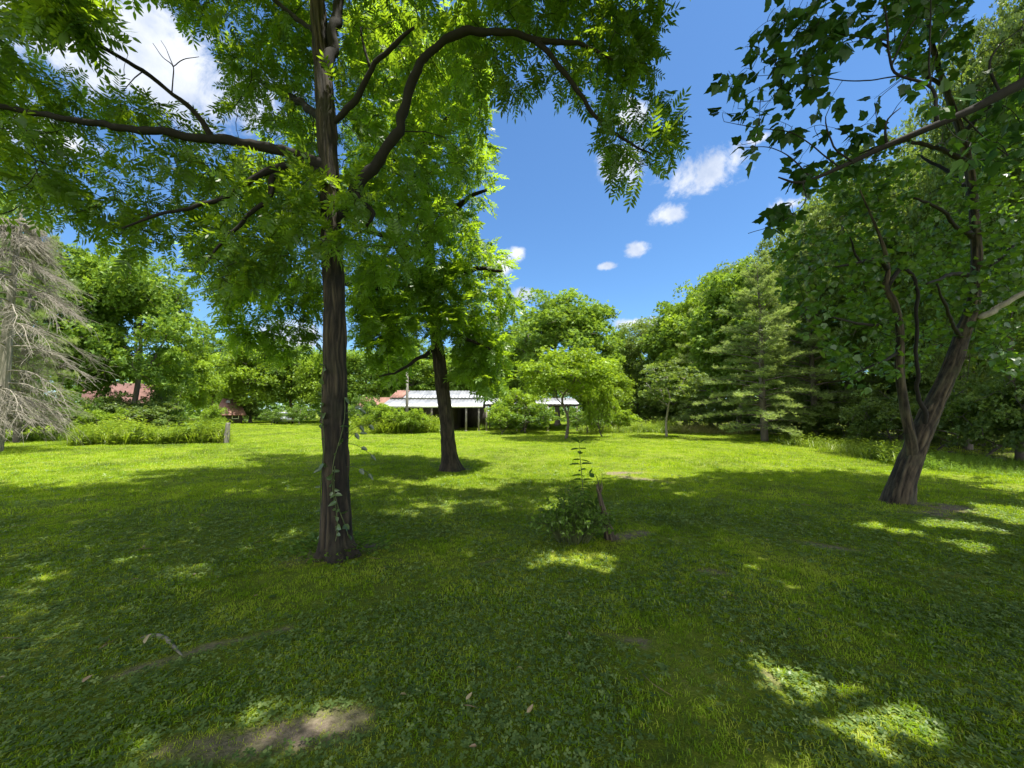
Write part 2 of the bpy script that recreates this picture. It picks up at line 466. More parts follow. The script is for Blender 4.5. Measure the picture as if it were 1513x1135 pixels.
def plain_mat(name, c1, c2, scale=3.0, rough=.7, metallic=0.0, stretch=(1, 1, 1), lo=.4, hi=.65, bump=0.0, spec=.4):
    m, t, L = new_mat(name)
    tc = nd(t, 'ShaderNodeTexCoord')
    mp = nd(t, 'ShaderNodeMapping', inp={'Scale': stretch}); L(tc.outputs['Object'], mp.inputs['Vector'])
    n = nd(t, 'ShaderNodeTexNoise', inp={'Scale': scale, 'Detail': 6.0, 'Roughness': .62}); L(mp.outputs[0], n.inputs['Vector'])
    r = nd(t, 'ShaderNodeValToRGB'); r.color_ramp.elements[0].position = lo; r.color_ramp.elements[1].position = hi
    r.color_ramp.elements[0].color = (*c1, 1); r.color_ramp.elements[1].color = (*c2, 1); L(n.outputs['Fac'], r.inputs['Fac'])
    b = nd(t, 'ShaderNodeBsdfPrincipled', inp={'Roughness': rough, 'Metallic': metallic, 'Specular IOR Level': spec}); L(r.outputs['Color'], b.inputs['Base Color'])
    if bump:
        bp = nd(t, 'ShaderNodeBump', inp={'Strength': bump, 'Distance': .02}); L(n.outputs['Fac'], bp.inputs['Height']); L(bp.outputs[0], b.inputs['Normal'])
    o = nd(t, 'ShaderNodeOutputMaterial'); L(b.outputs[0], o.inputs['Surface'])
    return m

M = {}
M['walnut_leaf'] = leaf_mat('walnut_leaf', (.04, .10, .02), (.075, .155, .026), (.15, .25, .03), (.36, .54, .018), .48, .03)
M['maple_leaf'] = leaf_mat('maple_leaf', (.022, .065, .010), (.035, .09, .014), (.06, .13, .016), (.07, .17, .010), .3, .03)
M['mulberry_leaf'] = leaf_mat('mulberry_leaf', (.03, .09, .012), (.05, .13, .016), (.10, .19, .02), (.20, .36, .015), .42)
M['broad_leaf'] = leaf_mat('broad_leaf', (.075, .145, .025), (.15, .26, .04), (.25, .37, .055), (.30, .44, .03), .4, .015)
M['bright_leaf'] = leaf_mat('bright_leaf', (.11, .19, .02), (.20, .31, .03), (.30, .42, .04), (.36, .5, .02), .42, .015)
M['woods_leaf'] = leaf_mat('woods_leaf', (.07, .115, .03), (.13, .205, .05), (.25, .33, .085), (.28, .38, .04), .4, .02)
M['pine_needle'] = leaf_mat('pine_needle', (.12, .19, .07), (.22, .31, .11), (.38, .46, .14), (.33, .42, .08), .4, .02)
M['weed_leaf'] = leaf_mat('weed_leaf', (.09, .17, .015), (.17, .26, .02), (.32, .34, .06), (.30, .42, .02), .4, .04)
M['straw'] = leaf_mat('straw', (.15, .21, .035), (.27, .29, .06), (.36, .29, .13), (.3, .34, .05), .3, .03)
M['vine_leaf'] = leaf_mat('vine_leaf', (.04, .09, .02), (.075, .13, .035), (.14, .2, .08), (.15, .3, .03), .35, .08)
M['shrub_leaf'] = leaf_mat('shrub_leaf', (.06, .12, .018), (.10, .18, .028), (.16, .26, .04), (.24, .38, .02), .4, .02)
M['grass'] = leaf_mat('grass', (.08, .125, .028), (.195, .335, .008), (.38, .40, .06), (.44, .60, .003), .4, .012)
M['clover'] = leaf_mat('clover', (.07, .125, .035), (.135, .205, .055), (.26, .33, .11), (.25, .38, .02), .35, .018)
M['dead_leaf'] = leaf_mat('dead_leaf', (.2, .12, .06), (.3, .22, .11), (.4, .36, .2), (.3, .2, .08), .25, .05)
M['walnut_bark'] = bark_mat('walnut_bark', (.011, .008, .006), (.088, .068, .042), (.045, .045, .022), 16, .6, .45)
M['limb_bark'] = bark_mat('limb_bark', (.007, .006, .005), (.022, .018, .015), None, 20, .4)
M['mulberry_bark'] = bark_mat('mulberry_bark', (.014, .010, .007), (.15, .115, .075), (.085, .085, .05), 14, .6, .55)
M['pale_bark'] = bark_mat('pale_bark', (.16, .14, .12), (.42, .38, .33), None, 12, .4)
M['grey_bark'] = bark_mat('grey_bark', (.05, .042, .036), (.2, .17, .145), None, 10, .5)
M['dead_wood'] = bark_mat('dead_wood', (.12, .11, .085), (.34, .31, .25), None, 9, .3)
M['stump_wood'] = bark_mat('stump_wood', (.03, .024, .014), (.17, .13, .085), (.06, .08, .03), 18, .8, .3)
M['green_stem'] = plain_mat('green_stem', (.07, .1, .03), (.12, .14, .05), 9)
M['metal_roof'] = plain_mat('metal_roof', (.19, .20, .215), (.36, .37, .395), 1.6, .45, .25, (1, .25, 1), .35, .7)
M['rusty_roof'] = plain_mat('rusty_roof', (.14, .065, .045), (.30, .165, .125), 1.4, .75, 0, (1, .4, 1), .35, .65)
M['red_shingle'] = plain_mat('red_shingle', (.10, .05, .042), (.20, .105, .088), 2.4, .85, 0, (1, 1, 1), .3, .7)
M['white_trim'] = plain_mat('white_trim', (.62, .62, .60), (.8, .8, .78), 5, .6)
M['dark_board'] = plain_mat('dark_board', (.03, .026, .022), (.085, .07, .055), 6, .85, 0, (6, 6, .4))
M['grey_board'] = plain_mat('grey_board', (.13, .115, .1), (.28, .25, .22), 6, .85, 0, (6, 6, .4))
M['brick'] = plain_mat('brick', (.14, .06, .045), (.26, .13, .10), 12, .9)
M['pole_wood'] = plain_mat('pole_wood', (.15, .14, .12), (.28, .26, .23), 5, .85, 0, (8, 8, .5))
M['car_paint'] = plain_mat('car_paint', (.30, .33, .37), (.36, .39, .43), 2, .25, .1)
M['dark_glass'] = plain_mat('dark_glass', (.02, .025, .03), (.03, .035, .045), 3, .08)
M['tyre'] = plain_mat('tyre', (.015, .015, .015), (.03, .03, .03), 8, .8)
M['red_lamp'] = plain_mat('red_lamp', (.35, .02, .02), (.45, .03, .03), 8, .3)

def lawn_material():
    m, t, L = new_mat('lawn')
    tc = nd(t, 'ShaderNodeTexCoord')
    at = nd(t, 'ShaderNodeAttribute', attribute_name='tint')      # bare earth
    fr = nd(t, 'ShaderNodeAttribute', attribute_name='woods')     # leaf litter under the wood
    n1 = nd(t, 'ShaderNodeTexNoise', inp={'Scale': 1.3, 'Detail': 8.0, 'Roughness': .68}); L(tc.outputs['Object'], n1.inputs['Vector'])
    n2 = nd(t, 'ShaderNodeTexNoise', inp={'Scale': 28.0, 'Detail': 5.0, 'Roughness': .7}); L(tc.outputs['Object'], n2.inputs['Vector'])
    n3 = nd(t, 'ShaderNodeTexNoise', inp={'Scale': .22, 'Detail': 5.0, 'Roughness': .6}); L(tc.outputs['Object'], n3.inputs['Vector'])
    r = nd(t, 'ShaderNodeValToRGB'); e = r.color_ramp.elements
    e[0].position = .3; e[0].color = (.045, .045, .02, 1); e[1].position = .74; e[1].color = (.27, .26, .075, 1); x = e.new(.52); x.color = (.14, .19, .016, 1)
    s = nd(t, 'ShaderNodeMath', operation='MULTIPLY_ADD', inp={1: .45}); L(n1.outputs['Fac'], s.inputs[0])
    s1 = nd(t, 'ShaderNodeMath', operation='MULTIPLY_ADD', inp={1: .25}); L(n2.outputs['Fac'], s1.inputs[0])
    s2 = nd(t, 'ShaderNodeMath', operation='MULTIPLY', inp={1: .3}); L(n3.outputs['Fac'], s2.inputs[0]); L(s2.outputs[0], s1.inputs[2]); L(s1.outputs[0], s.inputs[2])
    n4 = nd(t, 'ShaderNodeTexNoise', inp={'Scale': 110.0, 'Detail': 3.0, 'Roughness': .7}); L(tc.outputs['Object'], n4.inputs['Vector'])
    s4 = nd(t, 'ShaderNodeMath', operation='MULTIPLY_ADD', inp={1: .5}); L(n4.outputs['Fac'], s4.inputs[0])
    s5 = nd(t, 'ShaderNodeMath', operation='ADD', inp={1: -.25}); L(s.outputs[0], s5.inputs[0]); L(s5.outputs[0], s4.inputs[2])
    L(s4.outputs[0], r.inputs['Fac'])
    so = nd(t, 'ShaderNodeValToRGB'); so.color_ramp.elements[0].position = .3; so.color_ramp.elements[1].position = .7
    so.color_ramp.elements[0].color = (.10, .08, .055, 1); so.color_ramp.elements[1].color = (.27, .22, .165, 1); L(n2.outputs['Fac'], so.inputs['Fac'])
    dn = nd(t, 'ShaderNodeMath', operation='MULTIPLY_ADD', inp={1: 2.4, 2: -1.2}); L(n1.outputs['Fac'], dn.inputs[0])
    da = nd(t, 'ShaderNodeMath', operation='ADD'); L(dn.outputs[0], da.inputs[0]); L(at.outputs['Fac'], da.inputs[1])
    dm = nd(t, 'ShaderNodeMapRange', interpolation_type='SMOOTHSTEP', inp={'From Min': .25, 'From Max': 1.0}); L(da.outputs[0], dm.inputs['Value'])
    mx = nd(t, 'ShaderNodeMix', data_type='RGBA'); L(dm.outputs[0], mx.inputs['Factor']); L(r.outputs['Color'], mx.inputs['A']); L(so.outputs['Color'], mx.inputs['B'])
    li = nd(t, 'ShaderNodeValToRGB'); li.color_ramp.elements[0].position = .35; li.color_ramp.elements[1].position = .7
    li.color_ramp.elements[0].color = (.03, .035, .012, 1); li.color_ramp.elements[1].color = (.10, .10, .035, 1); L(n2.outputs['Fac'], li.inputs['Fac'])
    m3 = nd(t, 'ShaderNodeMix', data_type='RGBA'); L(fr.outputs['Fac'], m3.inputs['Factor']); L(mx.outputs['Result'], m3.inputs['A']); L(li.outputs['Color'], m3.inputs['B'])
    b = nd(t, 'ShaderNodeBsdfPrincipled', inp={'Roughness': .95, 'Specular IOR Level': .1}); L(m3.outputs['Result'], b.inputs['Base Color'])
    bp = nd(t, 'ShaderNodeBump', inp={'Strength': .7, 'Distance': .04}); L(n2.outputs['Fac'], bp.inputs['Height']); L(bp.outputs[0], b.inputs['Normal'])
    o = nd(t, 'ShaderNodeOutputMaterial'); L(b.outputs[0], o.inputs['Surface'])
    return m
M['lawn'] = lawn_material()

# ------------------------------------------------------------------ scene bookkeeping
def thing(name, label, cat, loc=(0, 0, 0), group=None, kind=None, rotz=0):
    o = bpy.data.objects.new(name, None); COL.objects.link(o)
    o.empty_display_size = .3
    o.location = tuple(float(c) for c in loc); o.rotation_euler = (0, 0, rotz)
    tag(o, label, cat, group, kind)
    return o

def tag(o, label=None, cat=None, group=None, kind=None):
    if label: o['label'] = label
    if cat: o['category'] = cat
    if group: o['group'] = group
    if kind: o['kind'] = kind
    return o

def copy_tree(root):
    r = root.copy(); COL.objects.link(r)
    for ch in root.children:
        c = ch.copy(); COL.objects.link(c); c.parent = r
        for g in ch.children:
            h = g.copy(); COL.objects.link(h); h.parent = c
    return r

# ------------------------------------------------------------------ ground
SUBTLE = .8
EARTH = [  # bare places: two ground points and a radius in metres
    (G(455, 822), G(535, 808), .30), (G(495, 800), G(500, 815), .25), (G(170, 1000), G(300, 962), .09), (G(290, 962), G(430, 930), .07),
    (G(300, 1116), G(400, 1092), .13), (G(410, 1088), G(525, 1066), .145), (G(905, 797), G(950, 788), .18), (G(715, 832), G(735, 826), .10), (G(655, 695), G(685, 693), .28),
    (G(1375, 758), G(1410, 748), .32), (G(1320, 740), G(1350, 742), .35), (G(1130, 990), G(1145, 1010), .07), (G(1040, 845), G(1070, 850), .12),
    (G(925, 705), G(985, 712), .28), (G(900, 700), G(950, 698), .25), (G(880, 935), G(950, 950), .08), (G(1180, 800), G(1260, 812), .15), (G(250, 1110), G(330, 1098), .12)]
def earth_at(xy):
    r = np.zeros(len(xy))
    for a, b, rad in EARTH:
        a = a[:2]; b = b[:2]; ab = b - a
        t = np.clip(((xy - a) @ ab) / max(ab @ ab, 1e-9), 0, 1)
        d = np.linalg.norm(xy - (a + t[:, None] * ab), axis=1)
        r = np.maximum(r, np.clip(1.15 - .75 * d / rad, 0, 1) * (SUBTLE if rad < .14 or .17 > rad > .14 else .85))
    return r
WOOD_EDGE = [tuple(G(1000, 634)[:2]), tuple(G(1130, 642)[:2]), tuple(G(1230, 655)[:2]), tuple(G(1330, 672)[:2]), tuple(G(1420, 690)[:2]), tuple(G(1513, 698)[:2]), (16.5, 8.0), (18, -30), (200, -30), (200, 90), (22, 90)]
def woods_at(xy):
    n = (fbm(np.column_stack([xy * .8, np.zeros(len(xy))]), 2) - .5) * 1.6
    return in_poly(xy[:, 0] + n, xy[:, 1] + n, WOOD_EDGE).astype(float)
def ground_z(xy):
    d = np.hypot(xy[:, 0], xy[:, 1])
    p = np.column_stack([xy * .55, np.zeros(len(xy))])
    return (fbm(p, 3) - .5) * .09 * np.clip(d / 5, .3, 1)

def build_ground():
    def axis(lo, hi, step, far_lo, far_hi):
        a = list(np.arange(lo, hi, step)); s = step
        while a[-1] < far_hi:
            s *= 1.12; a.append(a[-1] + s)
        s = step; b = []; x = lo
        while x > far_lo:
            s *= 1.12; x -= s; b.append(x)
        return np.array(b[::-1] + a)
    xs = axis(-9, 11, .075, -900, 900); ys = axis(1, 11, .075, -120, 1500)
    X, Y = np.meshgrid(xs, ys); xy = np.column_stack([X.ravel(), Y.ravel()])
    mb = MB(); nx = len(xs)
    i, j = np.meshgrid(np.arange(len(ys) - 1), np.arange(nx - 1), indexing='ij')
    a = (i * nx + j).ravel()
    mb.add(np.column_stack([xy, ground_z(xy)]), np.stack([a, a + 1, a + 1 + nx, a + nx], 1), earth_at(xy))
    o = mb.build('lawn', M['lawn'], smooth=True); o['kind'] = 'structure'
    at = o.data.attributes.new('woods', 'FLOAT', 'POINT'); at.data.foreach_set('value', woods_at(xy).astype(np.float32))
    tag(o, 'wide mown lawn of green grass with a few bare patches', 'lawn')
build_ground()

def grass_tuft(rng, n=6, h=1.0, w=.10, seg2=True, spread=.35):
    v, f4, f3 = [], [], []
    for _ in range(n):
        a = rng.uniform(0, 2 * math.pi); l = h * rng.uniform(.5, 1.1); lean = rng.uniform(.3, 1.5)
        b = np.array([rng.normal(0, spread), rng.normal(0, spread), 0]); d = np.array([math.cos(a), math.sin(a), 0]); s = np.array([-d[1], d[0], 0]) * w / 2
        k = len(v)
        if seg2:
            m = b + d * l * lean * .35 + UP * l * .6; t = b + d * l * lean * .95 + UP * l * (.95 - .4 * min(lean, 1))
            v += [b - s, b + s, m + s * .8, m - s * .8, t]; f4.append([k, k + 1, k + 2, k + 3]); f3.append([k + 3, k + 2, k + 4])
        else:
            t = b + d * l * lean * .6 + UP * l * .9
            v += [b - s, b + s, t]; f3.append([k, k + 1, k + 2])
    fs = ([np.array(f4)] if f4 else []) + [np.array(f3)]
    return np.array(v, float), fs

def build_grass():
    rng = np.random.default_rng(11)
    near = [grass_tuft(rng, 9, 1, .13, True, .6) for _ in range(12)]
    far = [grass_tuft(rng, 11, 1, .17, False, .9) for _ in range(8)]
    mb = MB()
    for (d0, d1, dens, h, tmpl) in ((1.4, 3.2, 900, .031, near), (3.2, 6, 600, .034, near), (6, 11, 290, .045, far), (11, 20, 90, .062, far), (20, 40, 34, .075, far), (40, 62, 14, .1, far)):
        k = 1.75
        n = int(dens * k * (d1 ** 2 - d0 ** 2))
        y = np.sqrt(rng.uniform(d0 ** 2, d1 ** 2, n)); x = rng.uniform(-1, 1, n) * k * y * (1.0 if d1 < 15 else .95)
        xy = np.column_stack([x, y])
        e = earth_at(xy) + (fbm(np.column_stack([xy * 1.6, np.full(n, 3.0)]), 3) - .5) * .8
        thin = fbm(np.column_stack([xy * .9, np.full(n, 9.0)]), 3)
        keep = (e < rng.uniform(.45, 1.25, n)) & (rng.random(n) < np.clip(.6 + 2.4 * (thin - .35), .55, 1))
        keep &= (woods_at(xy) < .5) | (rng.random(n) < .35)
        xy = xy[keep]; thin = thin[keep]; n = len(xy)
        worn = np.clip(earth_at(xy) * 1.2, 0, 1)
        hs = (1 - .45 * worn) * h * (.55 + 1.1 * fbm(np.column_stack([xy * 2.3, np.full(n, 1.0)]), 2)) * rng.uniform(.7, 1.3, n)
        a = rng.uniform(0, 2 * math.pi, n)
        dry = fbm(np.column_stack([xy * .5, np.full(n, 21.0)]), 3)
        dry2 = fbm(np.column_stack([xy * 2.6, np.full(n, 61.0)]), 2)
        tint = np.clip(.42 + rng.normal(0, .2, n) + (dry - .5) * .9 + (dry2 - .5) * .8 + (rng.random(n) < .07) * .45 + worn * .45 + np.clip(fbm(np.column_stack([xy * 1.1, np.full(n, 77.0)]), 3) - .55, 0, 1) * 1.6 * (xy[:, 1] < 6), 0, 1)
        N = nrm(np.column_stack([rng.normal(0, .12, n), rng.normal(0, .12, n), np.ones(n)]))
        scatter(mb, tmpl, np.column_stack([xy, ground_z(xy) - .004]), np.column_stack([np.cos(a), np.sin(a), np.zeros(n)]), N, hs, tint, rng)
    o = mb.build('grass', M['grass'])
    tag(o, 'short mown green grass covering the lawn', 'grass', kind='stuff')
    # clover and other low broad leaves between the blades
    mb = MB()
    tri = []
    for q in range(5):
        v, f = [], []
        for a in (0, 2.1, 4.2):
            a += rng.normal(0, .2); d = np.array([math.cos(a), math.sin(a), rng.normal(.1, .15)]); s = np.array([-math.sin(a), math.cos(a), rng.normal(0, .15)]) * .36
            k = len(v); z = UP * .9
            v += [z, z + d * .45 + s, z + d * .95 + s * .55, z + d * .95 - s * .55, z + d * .45 - s]; f.append([k, k + 1, k + 2, k + 3, k + 4])
        tri.append((np.array(v), [np.array(f)]))
    for (d0, d1, dens, sz) in ((1.4, 3.5, 1500, .015), (3.5, 7, 600, .019), (7, 12, 30, .032)):
        n = int(dens * 1.75 * (d1 ** 2 - d0 ** 2))
        y = np.sqrt(rng.uniform(d0 ** 2, d1 ** 2, n)); x = rng.uniform(-1, 1, n) * 1.75 * y
        xy = np.column_stack([x, y])
        c = fbm(np.column_stack([xy * 1.1, np.full(n, 40.0)]), 3)
        keep = (c > .37 + rng.normal(0, .05, n)) & (earth_at(xy) < .6)
        xy = xy[keep]; n = len(xy); a = rng.uniform(0, 2 * math.pi, n)
        N = nrm(np.column_stack([rng.normal(0, .3, n), rng.normal(0, .3, n), np.ones(n)]))
        scatter(mb, tri, np.column_stack([xy, ground_z(xy) + .004]), np.column_stack([np.cos(a), np.sin(a), np.zeros(n)]), N, sz * rng.uniform(.6, 1.5, n), np.clip(rng.normal(.45, .3, n), 0, 1), rng)
    # plantain-like rosettes
    ros = []
    for q in range(4):
        v, f = [], []
        for i in range(7):
            a = i * .9 + rng.normal(0, .2); L_ = rng.uniform(.7, 1.1); d = np.array([math.cos(a), math.sin(a), .35]); s = np.array([-math.sin(a), math.cos(a), 0]) * .2
            k = len(v); v += [np.zeros(3), d * L_ * .4 + s, d * L_ * .8 + s * .7 - UP * .1, d * L_ - UP * .25, d * L_ * .8 - s * .7 - UP * .1, d * L_ * .4 - s]
            f.append([k, k + 1, k + 2, k + 3]); f.append([k, k + 3, k + 4, k + 5])
        ros.append((np.array(v), [np.array(f)]))
    n = 420
    y = np.sqrt(rng.uniform(1.4 ** 2, 7 ** 2, n)); x = rng.uniform(-1, 1, n) * 1.7 * y; xy = np.column_stack([x, y])
    a = rng.uniform(0, 6.28, n)
    scatter(mb, ros, np.column_stack([xy, ground_z(xy) + .01]), np.column_stack([np.cos(a), np.sin(a), np.zeros(n)]), np.tile(UP, (n, 1)), rng.uniform(.025, .06, n), np.clip(rng.normal(.5, .25, n), 0, 1), rng)
    o = mb.build('clover', M['clover'])
    tag(o, 'low clover and broad leaved weeds growing through the lawn', 'clover', kind='stuff')
build_grass()

# ------------------------------------------------------------------ places where the crowns let the sun through (gaps in the leaves)
GAPS = [(395, 803, 62, 13), (590, 757, 30, 6), (815, 829, 48, 12), (893, 832, 18, 8), (430, 1066, 100, 26), (300, 1110, 130, 36), (1250, 1045, 40, 20), (1138, 992, 15, 22),
        (1345, 1050, 20, 12), (862, 976, 18, 8), (15, 830, 18, 7), (690, 712, 50, 9), (660, 745, 20, 5), (1290, 778, 14, 5), (1340, 790, 16, 5), (1410, 776, 34, 8),
        (1440, 808, 18, 5), (95, 915, 16, 6), (695, 805, 20, 8), (1500, 760, 60, 12), (690, 965, 14, 8), (455, 790, 22, 8)]
def gap_mask(p, grow_=1.0):
    g = p[:, :2] - p[:, 2:3] * SUN[:2] / SUN[2]
    hit = np.zeros(len(p), bool)
    wob = (fbm(np.column_stack([g * 2.0, np.full(len(g), 2.0)]), 2) - .5) * 1.3
    for (px, py, hx, hy) in GAPS:
        c = G(px, py)[:2]; rx = hx / F_PX * c[1]; ry = (G(px, py - hy)[1] - G(px, py + hy)[1]) / 2
        q = np.hypot((g[:, 0] - c[0]) / (rx * grow_ + .10), (g[:, 1] - c[1]) / (ry * grow_ + .10))
        hit |= q + wob < 1
    return hit

def leaves_on_twigs(P, rng, per=3, frm=.45):
    """positions and outward directions of leaves along the outer part of twigs"""
    Mn, k = P.shape[:2]
    out_p, out_d = [], []
    for _ in range(per):
        t = rng.uniform(frm, 1.0, Mn) ** .7 * (k - 1); i = np.minimum(t.astype(int), k - 2); f = (t - i)[:, None]
        r = np.arange(Mn)
        p = P[r, i] * (1 - f) + P[r, i + 1] * f
        T = nrm(P[r, i + 1] - P[r, i])
        rad = nrm(np.cross(T, rng.normal(0, 1, (Mn, 3))))
        out_p.append(p); out_d.append(nrm(T * rng.uniform(.1, .8, (Mn, 1)) + rad * 1.0 + UP * rng.normal(-.12, .25, (Mn, 1))))
    return np.concatenate(out_p), np.concatenate(out_d)

def pick_normals(D, rng, wild=.45):
    N = UP + rng.normal(0, wild, D.shape)
    N = N - D * (N * D).sum(1, keepdims=True)
    return nrm(N)

def limb(mb, pts, n=14, step=.06, skel=None):
    """a limb from photo points (px, py, depth, radius px)"""
    P = [W(p[0], p[1], p[2]) for p in pts]; R = [p[3] / F_PX * p[2] / math.hypot(1, (p[0] - 756.5) / F_PX) * 1.08 for p in pts]
    P, R = smooth_path(P, R, step)
    wob = np.column_stack([fbm(P * 4.5 + 9 * k, 3) - .5 for k in (1, 2, 3)]) * (np.minimum(R, .05)[:, None] * 2.4 + .012)
    P = P + wob
    tube(mb, P, R * (1 + .6 * (fbm(P * 9, 3) - .5)), n, tint=.5)
    if skel is not None:
        skel.append(P)
    return P

def limb3(mb, pts, rad, n=10, step=.15, skel=None):
    P, R = smooth_path(np.array(pts, float), np.array(rad, float), step)
    P = P + np.column_stack([fbm(P * 1.3 + 9 * k, 2) - .5 for k in (1, 2, 3)]) * .25
    tube(mb, P, R, n)
    if skel is not None:
        skel.append(P)
    return P

def above_frame(p, margin=.6):
    return (p[:, 1] < -.2) | (p[:, 2] > 1.6 + 1.149 * p[:, 1] + margin)

def plan_points(poly, n, z0, z1, rng, thr=.36, fs=.8):
    a = np.array(poly); lo, hi = a.min(0), a.max(0); out = []; tot = 0
    for _ in range(60):
        x = rng.uniform(lo[0], hi[0], 3 * n); y = rng.uniform(lo[1], hi[1], 3 * n); z = rng.uniform(z0, z1, 3 * n)
        z = np.maximum(z, 1.6 + 1.149 * y + 1.1)
        ok = in_poly(x, y, poly) & (z < z1 + 3)
        p = np.column_stack([x, y, z])[ok]
        p = p[fbm(p * fs + 2.2, 2) > thr]
        out.append(p); tot += len(p)
        if tot >= n: break
    return np.concatenate(out)[:n]

# ------------------------------------------------------------------ the near walnut tree
def near_walnut():
    rng = np.random.default_rng(21)
    base = G(497, 815)
    t = thing('walnut_tree', 'tallest near tree, straight dark furrowed trunk left of centre with vine leaves on it', 'tree', base)
    D = 4.37
    mb = MB(); skel = []
    pts = [(497, 822, D, 25), (497, 790, D, 22), (496, 700, D, 19.5), (495, 560, D, 18.8), (494, 450, D, 17.3), (489, 320, D, 16.2), (481, 165, D, 15.4), (470, 20, D, 12.5), (462, -110, D, 11)]
    P = [W(a, b, c) for a, b, c, _ in pts]; R = [p[3] * .93 / F_PX * D for p in pts]
    P.append(P[-1] + [-.3, .3, 2.2]); R.append(.055); P.append(P[-1] + [.3, .2, 2.2]); R.append(.02)
    P1, R1 = bark_tube(mb, P, R, 96, .13, 8.0, 2.0, .34, 3)
    skel.append(P1[30:])
    mb.build('trunk', M['walnut_bark'], t, True, base)
    lb = MB()
    limb(lb, [(484, 110, D, 9), (492, 60, D, 9), (502, 0, D, 8), (516, -120, D, 6), (540, -300, D + .2, 3)], 14, skel=skel)
    # big limb out to the left and the thin one rising off it
    limb(lb, [(486, 245, D, 11), (455, 233, 4.3, 9.5), (390, 219, 4.2, 8.5), (310, 206, 4.05, 7.5), (215, 193, 3.9, 7), (110, 178, 3.75, 6.5), (0, 158, 3.6, 6), (-120, 140, 3.4, 4)], 14, skel=skel)
    limb(lb, [(313, 205, 4.05, 6), (292, 172, 4.0, 4.6), (255, 140, 3.9, 4.0), (200, 98, 3.75, 4.2), (140, 66, 3.6, 4.6), (60, 36, 3.45, 5.2), (0, 16, 3.3, 5.6), (-90, -10, 3.2, 4)], 10, skel=skel)
    # drooping limbs
    limb(lb, [(486, 255, D, 8), (440, 243, 4.3, 6.2), (395, 254, 4.2, 5.2), (345, 284, 4.1, 4.4), (290, 306, 3.95, 3.4), (235, 318, 3.8, 2.6), (180, 338, 3.7, 1.6)], 10, skel=skel)
    limb(lb, [(425, 244, 4.28, 5), (406, 262, 4.25, 4.6), (398, 288, 4.2, 4.2), (360, 328, 4.15, 3.2), (325, 362, 4.1, 2.6), (296, 398, 4.05, 1.4)], 8, skel=skel)
    # right hand limbs
    limb(lb, [(492, 325, D, 7), (522, 285, 4.3, 8), (556, 238, 4.2, 7.6), (592, 190, 4.1, 7), (604, 140, 4.05, 6.5), (634, 76, 4.0, 6), (692, 46, 3.95, 5.4), (760, 50, 3.95, 4.4), (812, 62, 4.0, 4), (862, 66, 4.1, 2.6), (905, 88, 4.2, 1.6)], 14, skel=skel)
    limb(lb, [(792, 57, 3.98, 4), (815, 84, 4.0, 3.8), (848, 128, 4.05, 3.4), (884, 178, 4.1, 2.6), (930, 212, 4.15, 1.8), (962, 226, 4.2, 1)], 8, skel=skel)
    limb(lb, [(487, 186, D, 4), (512, 166, 4.3, 4.6), (545, 112, 4.2, 4), (580, 68, 4.1, 3.4), (612, 42, 4.0, 2)], 8, skel=skel)
    limb(lb, [(523, 268, 4.3, 4), (532, 292, 4.25, 3.6), (553, 318, 4.2, 3), (540, 336, 4.2, 2)], 8, skel=skel)
    limb(lb, [(548, 100, 4.2, 2.5), (538, 70, 4.2, 1.8), (534, 40, 4.2, 1.4)], 6, skel=skel)
    limb(lb, [(466, 50, D, 4), (430, 20, 4.6, 3.6), (395, -10, 4.8, 3), (330, -60, 5, 2)], 8, skel=skel)
    limb(lb, [(478, 180, D, 6), (440, 150, 5.2, 5), (400, 130, 6.2, 4), (370, 110, 7.2, 3)], 8, skel=skel)
    limb(lb, [(490, 330, D, 6), (450, 300, 5.6, 4.2), (420, 270, 7.0, 3.2), (380, 240, 8.5, 2.2)], 8, skel=skel)
    # dead bare twigs against the cloud
    for tw in ([(254, 140, 3.9, 1.3), (255, 100, 3.85, 1.1), (240, 84, 3.85, .8), (226, 64, 3.85, .5)], [(255, 98, 3.85, 1.0), (270, 88, 3.85, .9), (294, 84, 3.9, .5)],
               [(255, 98, 3.85, .9), (246, 74, 3.85, .6), (238, 60, 3.85, .4)], [(212, 106, 3.78, 1.2), (196, 118, 3.78, 1.0), (182, 134, 3.78, .6)], [(192, 118, 3.78, .8), (178, 112, 3.78, .6), (168, 102, 3.78, .4)],
               [(184, 112, 3.78, .7), (184, 98, 3.78, .5), (188, 80, 3.78, .4)], [(82, 44, 3.5, .9), (86, 58, 3.5, .7), (82, 70, 3.5, .4)]):
        limb(lb, tw, 5, .03)
    # high limbs over the lawn
    top = P1[-1]; k = len(P1)
    for q, (ax, ay, az) in enumerate([(-5.5, 3.2, 9.2), (-6.5, 1.0, 9.5), (-4.5, -2.2, 9.8), (-.5, -1.5, 10.2), (1.2, 2.5, 9.6), (-3.5, 6.6, 11.0), (-.5, 6.4, 11.0), (-7.5, 4.6, 9.6), (.8, .4, 10.6), (-6.5, -1.5, 9)]):
        s = P1[int(k * (.70 + .024 * q))]
        e = np.array([ax, ay, az]); m = (s + e) / 2 + [0, 0, .9]
        limb3(lb, [s, s * .7 + e * .3 + [0, 0, .8], m, e], [.075, .06, .045, .015], 9, skel=skel)
    sk = np.concatenate(skel)[::2]
